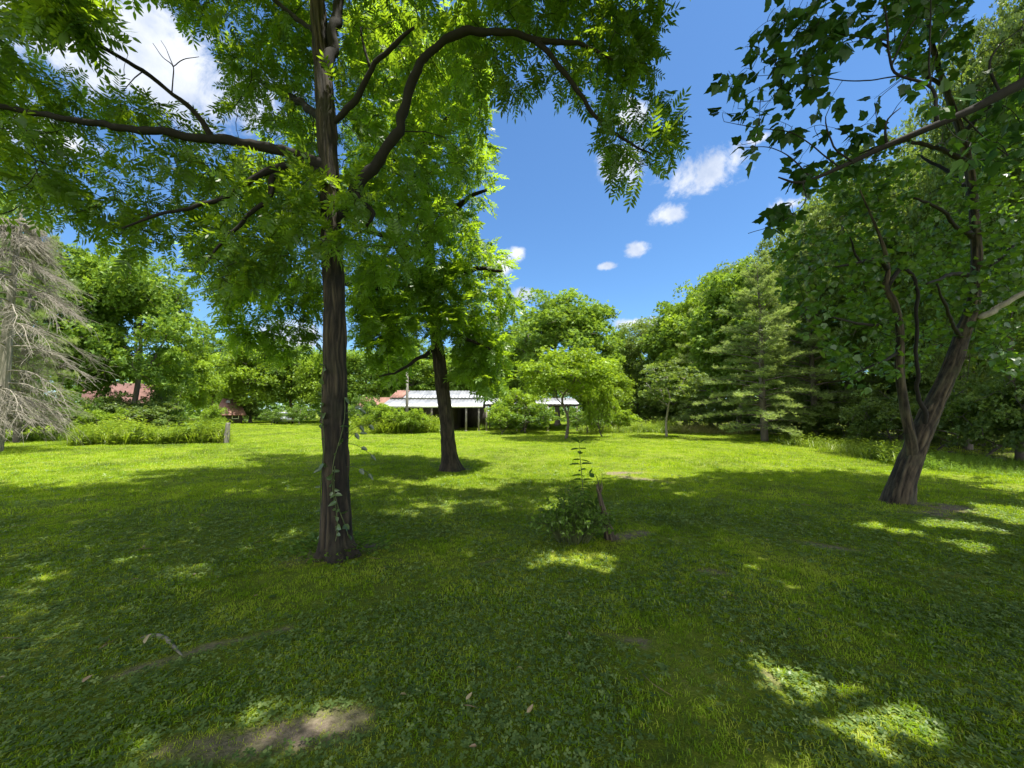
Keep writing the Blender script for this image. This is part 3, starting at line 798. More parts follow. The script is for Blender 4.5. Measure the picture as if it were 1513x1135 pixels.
    vis = [poly_points([(0, 0), (100, 0), (140, 18), (150, 40), (130, 44), (60, 20), (0, 6)], 60, 3.1, 3.7, rng, .4),
           poly_points([(-60, 60), (30, 70), (70, 100), (150, 130), (240, 158), (330, 196), (455, 235), (462, 330), (425, 400), (330, 430), (275, 395), (200, 370), (90, 330), (65, 250), (70, 210), (-60, 150)], 330, 3.9, 5.8, rng, .50),
           poly_points([(-80, 0), (40, 10), (40, 110), (-80, 130)], 24, 3.3, 4.0, rng, .4),
           poly_points([(225, -30), (460, -30), (460, 40), (330, 38), (262, 20)], 60, 4.4, 6.0, rng, .40),
           poly_points([(330, 70), (400, 20), (470, 0), (470, 230), (400, 200), (335, 175)], 130, 4.8, 7.0, rng, .40),
           poly_points([(500, -20), (720, -20), (735, 60), (715, 180), (690, 320), (600, 400), (500, 440), (480, 300)], 290, 4.3, 6.4, rng, .42),
           poly_points([(440, 240), (520, 260), (560, 330), (480, 372), (420, 330)], 40, 3.9, 4.3, rng, .35),
           poly_points([(700, -30), (970, -30), (975, 30), (935, 100), (985, 140), (1005, 200), (970, 255), (925, 262), (885, 240), (905, 190), (850, 160), (800, 140), (745, 150), (720, 110)], 215, 4.0, 5.3, rng, .46),
           poly_points([(880, 20), (975, 0), (980, 120), (900, 100)], 40, 4.0, 4.6, rng, .4),
           poly_points([(330, 60), (470, 0), (470, 430), (330, 440), (300, 330), (420, 260)], 90, 5.5, 9.0, rng, .5),
           poly_points([(-80, 130), (90, 200), (60, 330), (-80, 320)], 60, 3.2, 4.4, rng, .5)]
    vis = np.concatenate(vis)
    # keep the open sky windows of the photo open
    high = plan_points([(-8.6, -4), (-9, 3), (-7.6, 6.0), (-4.5, 8.0), (-1, 8.0), (3.2, 7.6), (3.6, 2), (2, -4)], 1500, 7.5, 11.5, rng, .36)
    low = plan_points([(-10, 2), (-8.5, 3.2), (-4, 4.4), (-4, 7.0), (-8.5, 7.2)], 160, 7.5, 9.5, rng, .34)
    Pv, Rv = grow(sk, vis, rng, rk=.007)
    Ph, Rh = grow(np.concatenate([sk, Pv[:, -1]]), np.concatenate([high, low]), rng, rk=.008)
    tubes(lb, Pv, Rv, 4); tubes(lb, Ph, Rh, 4)
    lb.build('limbs', M['limb_bark'], t, True, base)
    cb = MB()
    p, d = leaves_on_twigs(Pv, rng, 4, .35)
    ok = ~gap_mask(p, .55) | (rng.random(len(p)) < .35)
    p, d = p[ok], d[ok]
    scatter(cb, WALNUT, p, d, pick_normals(d, rng, .5), rng.uniform(.16, .36, len(p)), np.clip(rng.normal(.45, .22, len(p)) + (fbm(p * 1.2, 2) - .5) * .8, 0, 1), rng)
    p, d = leaves_on_twigs(Ph, rng, 6, .2)
    p = p + rng.normal(0, .22, p.shape)
    ok = ~gap_mask(p, 1.1) & above_frame(p)
    p, d = p[ok], d[ok]
    scatter(cb, WALNUT, p, d, pick_normals(d, rng, .4), rng.uniform(.45, .62, len(p)), np.clip(rng.normal(.45, .22, len(p)), 0, 1), rng)
    cb.build('crown', M['walnut_leaf'], t, False, base)
    # climbing vine on the trunk
    v = thing('climbing_vine', 'thin leafy vine climbing the near dark walnut trunk', 'vine', base)
    vb = MB(); lb = MB()
    for s_, (a0, a1) in enumerate(((-.5, -.2), (-.15, -.35), (-.9, -.6))):
        hh = (1.75, 1.0, 2.1)[s_]
        z = np.linspace(.02, hh, 40)
        ax = np.interp(z, P1[:, 2], P1[:, 0]); ay = np.interp(z, P1[:, 2], P1[:, 1]); rr = np.interp(z, P1[:, 2], R1) + .012
        th = np.interp(z, [0, hh], [a0, a1]) * math.pi + .3 * np.sin(z * 5 + s_)
        p = np.column_stack([ax + rr * np.cos(th), ay + rr * np.sin(th), z])
        tube(vb, p, .005, 5)
        n = int(hh * 13); i = rng.integers(2, 40, n); out = nrm(np.column_stack([np.cos(th[i]), np.sin(th[i]), np.zeros(n)]))
        d = nrm(out * rng.uniform(.3, 1, (n, 1)) + rng.normal(0, .6, (n, 3)) + [0, 0, -.3])
        scatter(lb, OVAL, p[i], d, nrm(out + rng.normal(0, .3, (n, 3))), rng.uniform(.04, .10, n), rng.uniform(.3, 1, n), rng)
    # side shoots standing out to the right of the trunk
    for (x0, y0, x1, y1) in ((512, 612, 532, 605), (512, 640, 545, 628), (512, 655, 548, 672), (512, 690, 545, 700), (514, 650, 532, 640)):
        a = W(x0, y0, D - .1); b = W(x1, y1, D - .15); tt = np.linspace(0, 1, 6)[:, None]
        q = a * (1 - tt) + b * tt + np.array([0, 0, .03]) * np.sin(tt * math.pi)
        tube(vb, q, .003, 4)
        for k2 in (3, 5):
            scatter(lb, OVAL, q[k2:k2 + 1], nrm(np.array([[.6, -.2, rng.normal(-.5, .5)]])), np.array([[.2, -.9, .4]]), .085, .2, rng)
    vb.build('stem', M['green_stem'], v, True, base); lb.build('foliage', M['vine_leaf'], v, False, base)
    # leaves and weeds round the foot of the trunk
    w = MB(); n = 420; a = rng.uniform(0, 6.28, n); r = np.abs(rng.normal(.28, .12, n)); xy = base[:2] + np.column_stack([np.cos(a) * r * 1.3, np.sin(a) * r])
    d = nrm(np.column_stack([np.cos(a), np.sin(a), rng.uniform(0, .9, n)]))
    scatter(w, OVAL, np.column_stack([xy, rng.uniform(.01, .16, n) * np.exp(-r)]), d, pick_normals(d, rng), rng.uniform(.035, .08, n), rng.uniform(.1, .8, n), rng)
    tag(w.build('ground_cover', M['shrub_leaf']), 'low weeds sprouting round the foot of the near walnut trunk', 'weeds', kind='stuff')
near_walnut()

# ------------------------------------------------------------------ second walnut
def second_walnut():
    rng = np.random.default_rng(31)
    base = G(666, 695); D = base[1]
    t = thing('walnut_tree', 'smaller walnut tree further back on the lawn, trunk leaning left, feathery crown', 'tree', base)
    mb = MB(); skel = []
    pts = [(667, 697, 14), (664, 670, 11.5), (658, 610, 10.5), (650, 540, 10), (643, 480, 9), (638, 410, 8), (632, 330, 7), (628, 240, 6), (630, 140, 4.5), (632, 60, 3)]
    P = [W(a, b, D) for a, b, _ in pts]; R = [r / F_PX * D for _, _, r in pts]
    P1, R1 = bark_tube(mb, P, R, 48, .09, 8, 2.2, .35, 8)
    skel.append(P1[int(len(P1) * .22):])
    mb.build('trunk', M['walnut_bark'], t, True, base)
    lb = MB()
    for pts in ([(645, 510, D, 3.4), (620, 530, 9.8, 2.6), (590, 548, 9.4, 1.8), (560, 556, 9, 1)], [(640, 450, D, 5), (600, 422, 10.6, 4), (555, 425, 11, 3)], [(640, 430, D, 5), (690, 400, 9.8, 4), (740, 400, 9.6, 2)],
                [(643, 490, D, 3.6), (690, 500, 10, 2.6), (730, 520, 10.1, 1.4)], [(634, 350, D, 5), (680, 300, 10, 4), (720, 280, 9.8, 2)], [(630, 280, D, 5), (580, 230, 10.4, 4), (540, 200, 10.8, 2)],
                [(630, 200, D, 4), (680, 160, 10, 3), (715, 140, 9.8, 2)], [(634, 380, D, 4), (570, 350, 10, 3), (520, 340, 10, 2)], [(642, 470, D, 4), (600, 470, 12, 3), (540, 480, 13, 2)],
                [(640, 440, D, 4), (680, 440, 12, 3), (710, 440, 12.6, 2)], [(638, 400, D, 4), (520, 420, 11.5, 3), (420, 430, 12, 2)], [(633, 330, D, 4), (500, 300, 11.5, 3), (420, 260, 12, 2)]):
        limb(lb, pts, 8, .12, skel)
    sk = np.concatenate(skel)[::2]
    vis = [poly_points([(520, 20), (715, 20), (720, 200), (722, 290), (700, 330), (750, 385), (768, 440), (740, 478), (640, 468), (570, 500), (530, 440), (520, 300)], 720, 8.8, 12.8, rng, .42, 1.2),
           poly_points([(668, 470), (720, 460), (748, 500), (755, 540), (738, 572), (705, 575), (684, 555)], 130, 9.8, 12.0, rng, .40, 1.4),
           poly_points([(590, 400), (700, 400), (690, 485), (650, 500), (610, 490)], 46, 9.0, 9.8, rng, .34, 1.4),
           poly_points([(535, 440), (610, 450), (620, 500), (600, 545), (560, 560), (540, 530)], 90, 10.4, 12.8, rng, .46, 1.4),
           poly_points([(330, 420), (470, 380), (475, 520), (400, 525), (330, 500)], 110, 8.6, 10.4, rng, .5, 1.2),
           poly_points([(250, 300), (470, 150), (470, 420), (380, 440), (330, 440)], 100, 7.6, 9.6, rng, .52, 1.2),
           poly_points([(505, 380), (600, 400), (590, 480), (520, 500)], 80, 10, 13, rng, .48, 1.2)]
    vis = np.concatenate(vis)
    Pv, Rv = grow(sk, vis, rng, rk=.006)
    tubes(lb, Pv, Rv, 4)
    lb.build('limbs', M['limb_bark'], t, True, base)
    cb = MB()
    p, d = leaves_on_twigs(Pv, rng, 6, .2)
    p = p + rng.normal(0, .08, p.shape)
    scatter(cb, WALNUT, p, d, pick_normals(d, rng, .4), rng.uniform(.34, .5, len(p)), np.clip(rng.normal(.62, .22, len(p)) + (fbm(p * .9, 2) - .5) * .9, 0, 1), rng)
    cb.build('crown', M['walnut_leaf'], t, False, base)
second_walnut()

# ------------------------------------------------------------------ the leaning two-stemmed tree on the right
def leaning_tree():
    rng = np.random.default_rng(41)
    base = G(1328, 742); D = base[1]
    t = thing('leaning_tree', 'leaning tree with a forked dark trunk at the right of the lawn', 'tree', base)
    mb = MB(); skel = []
    def trunk(pts, n, amp, flare, seed):
        P = [W(a, b, c) for a, b, c, _ in pts]; R = [r * .52 / F_PX * c for _, _, c, r in pts]
        p, r = bark_tube(mb, P, R, n, amp, 7, 1.9, flare * .45, seed); skel.append(p[20:]); return p
    trunk([(1326, 750, D, 33), (1334, 715, D, 30), (1347, 680, D, 27), (1362, 640, D, 25), (1384, 590, D, 21), (1406, 540, D, 19), (1424, 490, D, 17), (1440, 440, D, 14), (1443, 380, D + .1, 12), (1440, 325, D + .1, 11.5),
           (1434, 260, D + .2, 10.5), (1420, 195, D + .2, 9), (1396, 130, D + .3, 7.5), (1376, 60, D + .3, 6), (1366, -20, D + .3, 5), (1350, -200, D + .3, 3)], 72, .11, .3, 5)
    trunk([(1348, 690, D, 12), (1346, 655, D - .1, 14), (1336, 600, D - .2, 11.5), (1329, 545, D - .25, 10.5), (1330, 490, D - .3, 10), (1322, 450, D - .3, 9), (1309, 424, D - .3, 8), (1312, 396, D - .3, 6), (1300, 350, D - .4, 4), (1270, 280, D - .5, 2)], 40, .1, 0, 9)
    mb.build('trunk', M['mulberry_bark'], t, True, base)
    lb = MB()
    for pts in ([(1309, 424, D - .3, 5), (1330, 398, D - .3, 3.5), (1350, 405, D - .35, 3.2), (1355, 450, D - .35, 3), (1353, 520, D - .3, 3), (1357, 575, D - .2, 3.4), (1366, 618, D - .1, 4), (1366, 640, D - .02, 4)],
                [(1312, 398, D - .3, 4), (1296, 382, D - .4, 3.4), (1270, 388, D - .6, 2.6), (1235, 395, D - .8, 1.5)], [(1270, 386, D - .6, 2.2), (1262, 368, D - .6, 1.6), (1255, 350, D - .6, 1)],
                [(1438, 350, D + .1, 6), (1412, 335, D - .1, 4), (1390, 310, D - .3, 3), (1352, 292, D - .5, 2)], [(1442, 410, D, 6), (1410, 405, D - .5, 4), (1370, 420, D - 1, 2)],
                [(1430, 240, D + .2, 6), (1390, 220, D, 4), (1330, 210, D - .3, 3), (1260, 230, D - .4, 1.5)], [(1442, 420, D, 6), (1480, 380, D + .2, 4), (1540, 330, D + .4, 3)],
                [(1420, 200, D + .2, 5), (1470, 150, D + .3, 4), (1530, 110, D + .4, 2)], [(1400, 140, D + .3, 4), (1350, 90, D + .2, 3), (1290, 60, D, 2)], [(1436, 290, D + .2, 5), (1410, 260, D + 1, 4), (1360, 230, D + 1.6, 2)],
                [(1332, 470, D - .3, 4), (1290, 480, D - .6, 3), (1230, 470, D - .9, 1.5)], [(1330, 520, D - .3, 3), (1290, 540, D - .6, 2), (1240, 560, D - .8, 1)], [(1420, 500, D, 4), (1400, 460, D - .6, 3), (1385, 420, D - 1, 2)]):
        limb(lb, pts, 8, .08, skel)
    sn = MB()
    limb(sn, [(1446, 470, D - .1, 7), (1474, 455, D - .2, 6.5), (1500, 440, D - .3, 6), (1530, 422, D - .4, 5.5)], 12, .05)
    so = sn.build('branch_stub', M['pale_bark'], t, True, base); so['label'] = 'pale bare broken branch'
    # high limbs shading the lawn
    top = skel[0][-20]
    for e in ([3.6, 4.6, 9.6], [5.2, 6.2, 10.6], [8.5, 7.0, 10.8], [10, 5.0, 10.2], [6.5, 3.2, 9.2], [9.5, 8.6, 12.4], [11.5, 7.5, 11.5]):
        e = np.array(e); limb3(lb, [top, top * .65 + e * .35 + [0, 0, .6], top * .3 + e * .7 + [0, 0, .5], e], [.06, .05, .035, .012], 8, skel=skel)
    sk = np.concatenate(skel)[::2]
    vis = np.concatenate([
        poly_points([(1130, 370), (1200, 330), (1290, 370), (1330, 470), (1325, 590), (1250, 570), (1170, 470)], 230, 6.0, 8.4, rng, .46, 1.6),
        poly_points([(1190, 250), (1300, 215), (1420, 215), (1450, 330), (1440, 480), (1345, 560), (1330, 400), (1240, 350)], 330, 6.5, 9.2, rng, .47, 1.6),
        poly_points([(1445, 130), (1530, 60), (1560, 430), (1450, 470)], 260, 6.2, 9, rng, .45, 1.4),
        poly_points([(1280, -30), (1440, -30), (1420, 120), (1330, 110)], 110, 6, 8, rng, .46, 1.4),
        poly_points([(1420, 420), (1540, 420), (1540, 560), (1440, 540)], 110, 6.2, 8.6, rng, .46, 1.4)])
    high = plan_points([(2.4, 4.4), (4.0, 7.5), (7.0, 8.4), (12.0, 9.0), (13.0, 4.0), (8.0, 2.5)], 560, 8.0, 11.0, rng, .36)
    Pv, Rv = grow(sk, vis, rng, rk=.006)
    Ph, Rh = grow(np.concatenate([sk, Pv[:, -1]]), high, rng, rk=.008)
    tubes(lb, Pv, Rv, 4); tubes(lb, Ph, Rh, 4)
    lb.build('limbs', M['limb_bark'], t, True, base)
    cb = MB()
    p, d = leaves_on_twigs(Pv, rng, 8, .15)
    p = p + rng.normal(0, .07, p.shape)
    scatter(cb, LOBED, p, d, pick_normals(d, rng, .55), rng.uniform(.07, .13, len(p)), np.clip(rng.normal(.45, .24, len(p)) + (fbm(p * 1.1, 2) - .5) * .8, 0, 1), rng)
    p, d = leaves_on_twigs(Ph, rng, 37, .05)
    p = p + rng.normal(0, .33, p.shape)
    ok = ~gap_mask(p, 1.1) & above_frame(p)
    p, d = p[ok], d[ok]
    scatter(cb, LOBED, p, d, pick_normals(d, rng, .5), rng.uniform(.13, .22, len(p)), np.clip(rng.normal(.45, .22, len(p)), 0, 1), rng)
    cb.build('crown', M['mulberry_leaf'], t, False, base)
leaning_tree()

# ------------------------------------------------------------------ maple whose low branch hangs into the view from the right
def near_maple():
    rng = np.random.default_rng(51)
    base = np.array([4.6, 1.9, 0.0])
    t = thing('maple_tree', 'maple reaching into view at the upper right with big dark lobed leaves', 'tree', base)
    mb = MB(); skel = []
    P1, R1 = bark_tube(mb, [base + [0, 0, -.05], base + [.02, 0, 1.0], base + [-.05, .03, 2.6], base + [.05, -.05, 4.2], base + [0, -.3, 6.5], base + [.2, -.5, 9.0], base + [.1, -.4, 11]], [.25, .19, .17, .15, .12, .08, .03], 48, .1, 8, 2.2, .3, 13)
    skel.append(P1[60:])
    mb.build('trunk', M['grey_bark'], t, True, base)
    lb = MB()
    a = P1[int(len(P1) * .27)]
    s1 = [a, a + [-.5, .06, .25]]
    main = [(1640, 60, 2.05, 9), (1513, 122, 2.1, 8), (1440, 160, 2.15, 6), (1380, 186, 2.2, 5.2), (1300, 220, 2.3, 4.2), (1240, 248, 2.35, 3.2), (1184, 270, 2.4, 2.2), (1150, 262, 2.4, 1)]
    Pm = [W(x, y, d) for x, y, d, _ in main]; Rm = [r / F_PX * d for _, _, d, r in main]
    p, r = smooth_path(s1[:1] + Pm, [.05] + Rm, .05); tube(lb, p, r, 12); skel.append(p[len(p) // 3:])
    for pts in ([(1310, 216, 2.3, 2.6), (1306, 196, 2.28, 2.2), (1312, 176, 2.28, 1.6), (1330, 160, 2.28, 1)], [(1262, 240, 2.33, 2.2), (1238, 222, 2.3, 1.6), (1222, 190, 2.28, 1.2), (1220, 172, 2.28, .8)],
                [(1384, 180, 2.2, 3.6), (1376, 130, 2.25, 3.0), (1330, 112, 2.3, 2.4), (1316, 92, 2.3, 2.2), (1312, 40, 2.3, 1.8), (1306, -20, 2.3, 1.4)], [(1374, 126, 2.25, 2), (1374, 60, 2.25, 1.4), (1376, -10, 2.25, 1)],
                [(1318, 96, 2.3, 1.8), (1340, 50, 2.3, 1.4), (1365, 10, 2.3, 1)], [(1330, 112, 2.3, 1.6), (1260, 120, 2.35, 1.2), (1190, 110, 2.4, .8), (1120, 112, 2.45, .5)], [(1240, 246, 2.35, 1.4), (1180, 200, 2.4, 1), (1120, 190, 2.45, .7), (1070, 180, 2.5, .4)],
                [(1200, 264, 2.4, 1.2), (1150, 222, 2.42, .9), (1090, 218, 2.46, .5)], [(1312, 60, 2.3, 1.4), (1240, 50, 2.36, 1), (1170, 40, 2.42, .7), (1140, 30, 2.44, .4)], [(1186, 270, 2.4, 1.1), (1188, 300, 2.4, .8), (1150, 330, 2.45, .5), (1105, 345, 2.5, .3)],
                [(1374, 128, 2.25, .8), (1390, 60, 2.2, .6), (1415, 32, 2.2, .4), (1430, 26, 2.2, .3)], [(1345, 108, 2.3, .8), (1296, 150, 2.3, .6), (1298, 190, 2.3, .4)], [(1480, 140, 2.12, 3), (1462, 100, 2.15, 2.4), (1475, 70, 2.15, 1.6), (1513, 40, 2.15, 1)],
                [(1420, 168, 2.18, 2), (1450, 200, 2.25, 1.4), (1490, 230, 2.3, 1)]):
        limb(lb, pts, 6, .03, skel)
    k = len(P1)
    for q, e in enumerate(([1.0, 3.0, 8.2], [2.0, -1.0, 8.8], [6.0, -2.5, 8.8], [8.5, 0.5, 9.0], [8.0, 3.6, 9.2], [4.0, 4.4, 9.8], [.2, .5, 9.0], [3.5, -3.5, 9.5])):
        s = P1[int(k * (.55 + .04 * q))]; e = np.array(e)
        limb3(lb, [s, s * .65 + e * .35 + [0, 0, .7], s * .3 + e * .7 + [0, 0, .5], e], [.08, .06, .04, .012], 8, skel=skel)
    sk = np.concatenate(skel)
    vis = np.concatenate([
        poly_points([(1075, 90), (1140, 10), (1180, -20), (1290, -20), (1320, 60), (1275, 200), (1180, 225), (1110, 255), (1085, 215), (1055, 150)], 118, 2.1, 2.7, rng, .42, 3),
        poly_points([(1150, 10), (1270, 10), (1270, 120), (1200, 130)], 30, 2.15, 2.6, rng, .3, 3),
        poly_points([(1290, -20), (1440, -20), (1400, 90), (1320, 140)], 24, 2.1, 2.6, rng, .46, 3),
        poly_points([(1180, 230), (1290, 180), (1300, 215), (1200, 275), (1160, 290)], 24, 2.2, 2.6, rng, .4, 3),
        poly_points([(1100, 325), (1180, 285), (1190, 310), (1120, 350)], 14, 2.4, 2.6, rng, .3, 3),
        poly_points([(1350, 120), (1500, 60), (1540, 90), (1540, 250), (1420, 235), (1380, 190)], 32, 1.95, 2.5, rng, .44, 3)])
    high = plan_points([(-1.0, -4), (-.6, 4.4), (4, 5.6), (9.5, 5.2), (10.5, -3.5)], 1050, 6.5, 10.5, rng, .36)
    Pv, Rv = grow(sk, vis, rng, rk=.004, rmin=.0015)
    Ph, Rh = grow(np.concatenate([sk[::3], Pv[:, -1]]), high, rng, rk=.008)
    tubes(lb, Pv, Rv, 4); tubes(lb, Ph, Rh, 4)
    lb.build('limbs', M['limb_bark'], t, True, base)
    cb = MB()
    p, d = leaves_on_twigs(Pv, rng, 3, .4)
    d = nrm(d + [-.25, 0, -.55]); sc = rng.uniform(.048, .092, len(p))
    scatter(cb, LOBED, p + d * (sc * .45)[:, None], d, pick_normals(d, rng, .7), sc, np.clip(rng.normal(.45, .2, len(p)), 0, 1), rng)
    p, d = leaves_on_twigs(Ph, rng, 36, .05)
    p = p + rng.normal(0, .36, p.shape)
    ok = ~gap_mask(p, 1.1) & above_frame(p)
    p, d = p[ok], d[ok]
    scatter(cb, LOBED, p, d, pick_normals(d, rng, .5), rng.uniform(.15, .24, len(p)), np.clip(rng.normal(.45, .22, len(p)), 0, 1), rng)
    cb.build('crown', M['maple_leaf'], t, False, base)
near_maple()

# ------------------------------------------------------------------ source trees for the edges of the lawn (each is one placed tree first)
def crown_tree(seed, H, R, base_h, n_cl, per, leaf, trunk_r, flat=.55, tmpl=None, droop=0.0, fork=3, cl=.27):
    """local meshes (trunk, crown) of a broadleaved tree of height H and crown radius R"""
    rng = np.random.default_rng(seed)
    tb = MB(); skel = []
    mid = base_h + (H - base_h) * .35
    P, Rr = smooth_path([[0, 0, -.1], [rng.normal(0, .06), rng.normal(0, .06), base_h * .5], [rng.normal(0, .15), rng.normal(0, .15), base_h], [rng.normal(0, .3), rng.normal(0, .3), mid], [rng.normal(0, .4), rng.normal(0, .4), H * .88]],
                        [trunk_r * 1.35, trunk_r, trunk_r * .85, trunk_r * .6, .03], .25)
    tube(tb, P, Rr, 12); skel.append(P[int(len(P) * .35):])
    for q in range(fork):
        a = q * 2.3 + rng.uniform(0, 1); s = P[int(len(P) * rng.uniform(.35, .6))]
        e = np.array([math.cos(a) * R * .6, math.sin(a) * R * .6, base_h + (H - base_h) * rng.uniform(.45, .75)])
        p, r = smooth_path([s, s * .6 + e * .4 + [0, 0, -.1 * R], e], [trunk_r * .5, trunk_r * .35, .02], .25)
        tube(tb, p, r, 7); skel.append(p)
    sk = np.concatenate(skel)
    u = nrm(rng.normal(0, 1, (n_cl, 3))); u[:, 2] = np.where(u[:, 2] < -.8, -u[:, 2] * .5, u[:, 2])
    rad = rng.uniform(.42, 1.0, n_cl) ** .6 * (.72 + .55 * fbm(u * 1.7 + seed * 3.1, 2)) * (rng.uniform(.6, 1.3, n_cl) if H < 3 else rng.uniform(.85, 1.12, n_cl))
    c = u * rad[:, None] * [R, R, (H - base_h) * .5] + [0, 0, base_h + (H - base_h) * .5 - droop]
    c[:, 2] = np.maximum(c[:, 2], base_h * .8)
    Pt, Rt = grow(sk, c, rng, .12, .1, rk=.018, rmin=.012)
    tubes(tb, Pt, Rt, 4)
    cr = R * cl * rng.uniform(.6, 1.3, n_cl)
    N = n_cl * per; ci = np.repeat(np.arange(n_cl), per)
    v = nrm(rng.normal(0, 1, (N, 3))); v[:, 2] = np.where(v[:, 2] < -.2, -v[:, 2], v[:, 2])
    rr = rng.uniform(.3, 1, N) ** .5
    p = c[ci] + v * rr[:, None] * cr[ci][:, None] * [1, 1, flat] + rng.normal(0, .05 * R, (N, 3)) * [.5, .5, .3]
    out = nrm(p - [0, 0, (H + base_h) / 2 - .2 * H])
    d = nrm(out * .6 + rng.normal(0, .6, (N, 3)) + [0, 0, -.25 - droop * .3])
    Nn = nrm(UP * .9 + out * .5 + rng.normal(0, .45, (N, 3))); Nn = nrm(Nn - d * (Nn * d).sum(1, keepdims=True))
    tint = np.clip(.4 + rng.normal(0, .17, N) + rng.normal(0, .14, n_cl)[ci] + (v[:, 2] - .4) * .22, 0, 1)
    cb = MB(); scatter(cb, tmpl or SPRIG, p, d, Nn, leaf * rng.uniform(.65, 1.25, N), tint, rng)
    return tb, cb

def pine_tree_meshes(seed, H, R, base_h, whorls, leaf):
    rng = np.random.default_rng(seed); tb = MB(); cb = MB()
    P, Rr = smooth_path([[0, 0, -.1], [.03, 0, H * .3], [-.05, .04, H * .65], [0, 0, H]], [.22, .17, .1, .015], .25); tube(tb, P, Rr, 12)
    tuft = []
    for q in range(5):
        v, f = [], []
        for i in range(13):
            a = rng.uniform(-1, 1) * 1.9; e = rng.uniform(-.5, .9); d = np.array([math.cos(a) * math.cos(e), math.sin(a) * math.cos(e), math.sin(e)]); s = nrm(np.cross(d, rng.normal(0, 1, 3))) * .055
            b = np.array([rng.uniform(-.5, .1), 0, 0]); k = len(v); L_ = rng.uniform(.7, 1.1); v += [b - s, b + s, b + d * L_]; f.append([k, k + 1, k + 2])
        tuft.append((np.array(v), [np.array(f)]))
    PT, DT, TT = [], [], []
    for w in range(whorls):
        z = base_h + (H - base_h) * (w / whorls) ** .9; fr = (z - base_h) / (H - base_h)
        L0 = R * (1 - fr) ** .75 * (.8 if w == 0 else 1.0) + .35
        nb = 6 if fr < .8 else 4
        for b in range(nb):
            a = b * 2 * math.pi / nb + w * 1.1 + rng.normal(0, .35); L_ = L0 * rng.uniform(.4, 1.3); up = .15 + .5 * fr
            t = np.linspace(0, 1, 7)
            q = np.column_stack([math.cos(a) * L_ * t, math.sin(a) * L_ * t, z + rng.normal(0, .22) + L_ * (up * t - .25 * t ** 2 * (1 - fr))])
            tube(tb, q, np.linspace(.045 * (1 - fr) + .012, .006, 7), 5, cap=False)
            n = int(9 + L_ * 15)
            tt = rng.uniform(.22, 1, n) ** .75; sd = rng.normal(0, .2, n) * L_ * (1.15 - tt) + rng.normal(0, .1, n)
            i = np.minimum((tt * 6).astype(int), 5); ff = (tt * 6 - i)[:, None]; p = q[i] * (1 - ff) + q[i + 1] * ff
            p = p + np.outer(sd, [-math.sin(a), math.cos(a), 0]) + np.outer(np.abs(rng.normal(0, .09, n)), UP)
            d = nrm(np.outer(np.ones(n), [math.cos(a), math.sin(a), .45]) + np.outer(np.sign(sd) * .6, [-math.sin(a), math.cos(a), 0]) + rng.normal(0, .3, (n, 3)))
            PT.append(p); DT.append(d); TT.append(np.clip(.22 + .5 * tt + rng.normal(0, .14, n) + rng.normal(0, .1), 0, 1))
    p = np.concatenate(PT); d = np.concatenate(DT)
    scatter(cb, tuft, p, d, pick_normals(d, rng, .4), leaf * rng.uniform(.7, 1.2, len(p)), np.concatenate(TT), rng)
    return tb, cb

PROTO = {}
def proto(key, bark, leafm, H, R, maker):
    tb, cb = maker
    PROTO[key] = dict(H=H, R=R, trunk=tb.mesh(key + '_trunk', M[bark], True), crown=cb.mesh(key + '_crown', M[leafm], False), root=None)

proto('broad', 'grey_bark', 'broad_leaf', 12, 4.6, crown_tree(1, 12, 4.6, .9, 230, 80, .25, .26, .75))
proto('oval', 'grey_bark', 'broad_leaf', 12, 3.6, crown_tree(2, 12, 3.6, .8, 200, 80, .24, .22, .85))
proto('round', 'grey_bark', 'bright_leaf', 9, 4.2, crown_tree(3, 9, 4.2, .6, 200, 80, .23, .2, .75))
proto('woods', 'grey_bark', 'woods_leaf', 13, 4.2, crown_tree(4, 13, 4.2, 1.3, 280, 100, .17, .2, .7))
proto('layered', 'grey_bark', 'woods_leaf', 12, 4.4, crown_tree(5, 12, 4.4, .9, 270, 100, .17, .2, .5, None, 0, 4))
proto('open', 'grey_bark', 'bright_leaf', 5.2, 2.8, crown_tree(6, 5.2, 2.8, 2.35, 110, 70, .15, .075, .6, None, .2))
proto('sapling', 'pale_bark', 'woods_leaf', 4.6, 2.0, crown_tree(7, 4.6, 2.0, 1.7, 60, 60, .13, .06, .35))
proto('pine', 'grey_bark', 'pine_needle', 11, 3.6, pine_tree_meshes(8, 11, 3.6, 1.2, 22, .24))
proto('pine_b', 'grey_bark', 'pine_needle', 12, 3.2, pine_tree_meshes(9, 12, 3.2, 1.0, 25, .24))
proto('bush', 'grey_bark', 'shrub_leaf', 2.0, 1.5, crown_tree(10, 2.0, 1.5, .15, 70, 60, .10, .05, .9, None, 0, 4, .24))
proto('bright_bush', 'grey_bark', 'bright_leaf', 2.0, 1.3, crown_tree(12, 2.0, 1.3, .15, 70, 60, .10, .04, 1.1, None, 0, 4, .22))
proto('dark_bush', 'grey_bark', 'woods_leaf', 2.4, 1.8, crown_tree(14, 2.4, 1.8, .1, 90, 75, .10, .05, .8, None, 0, 4, .25))

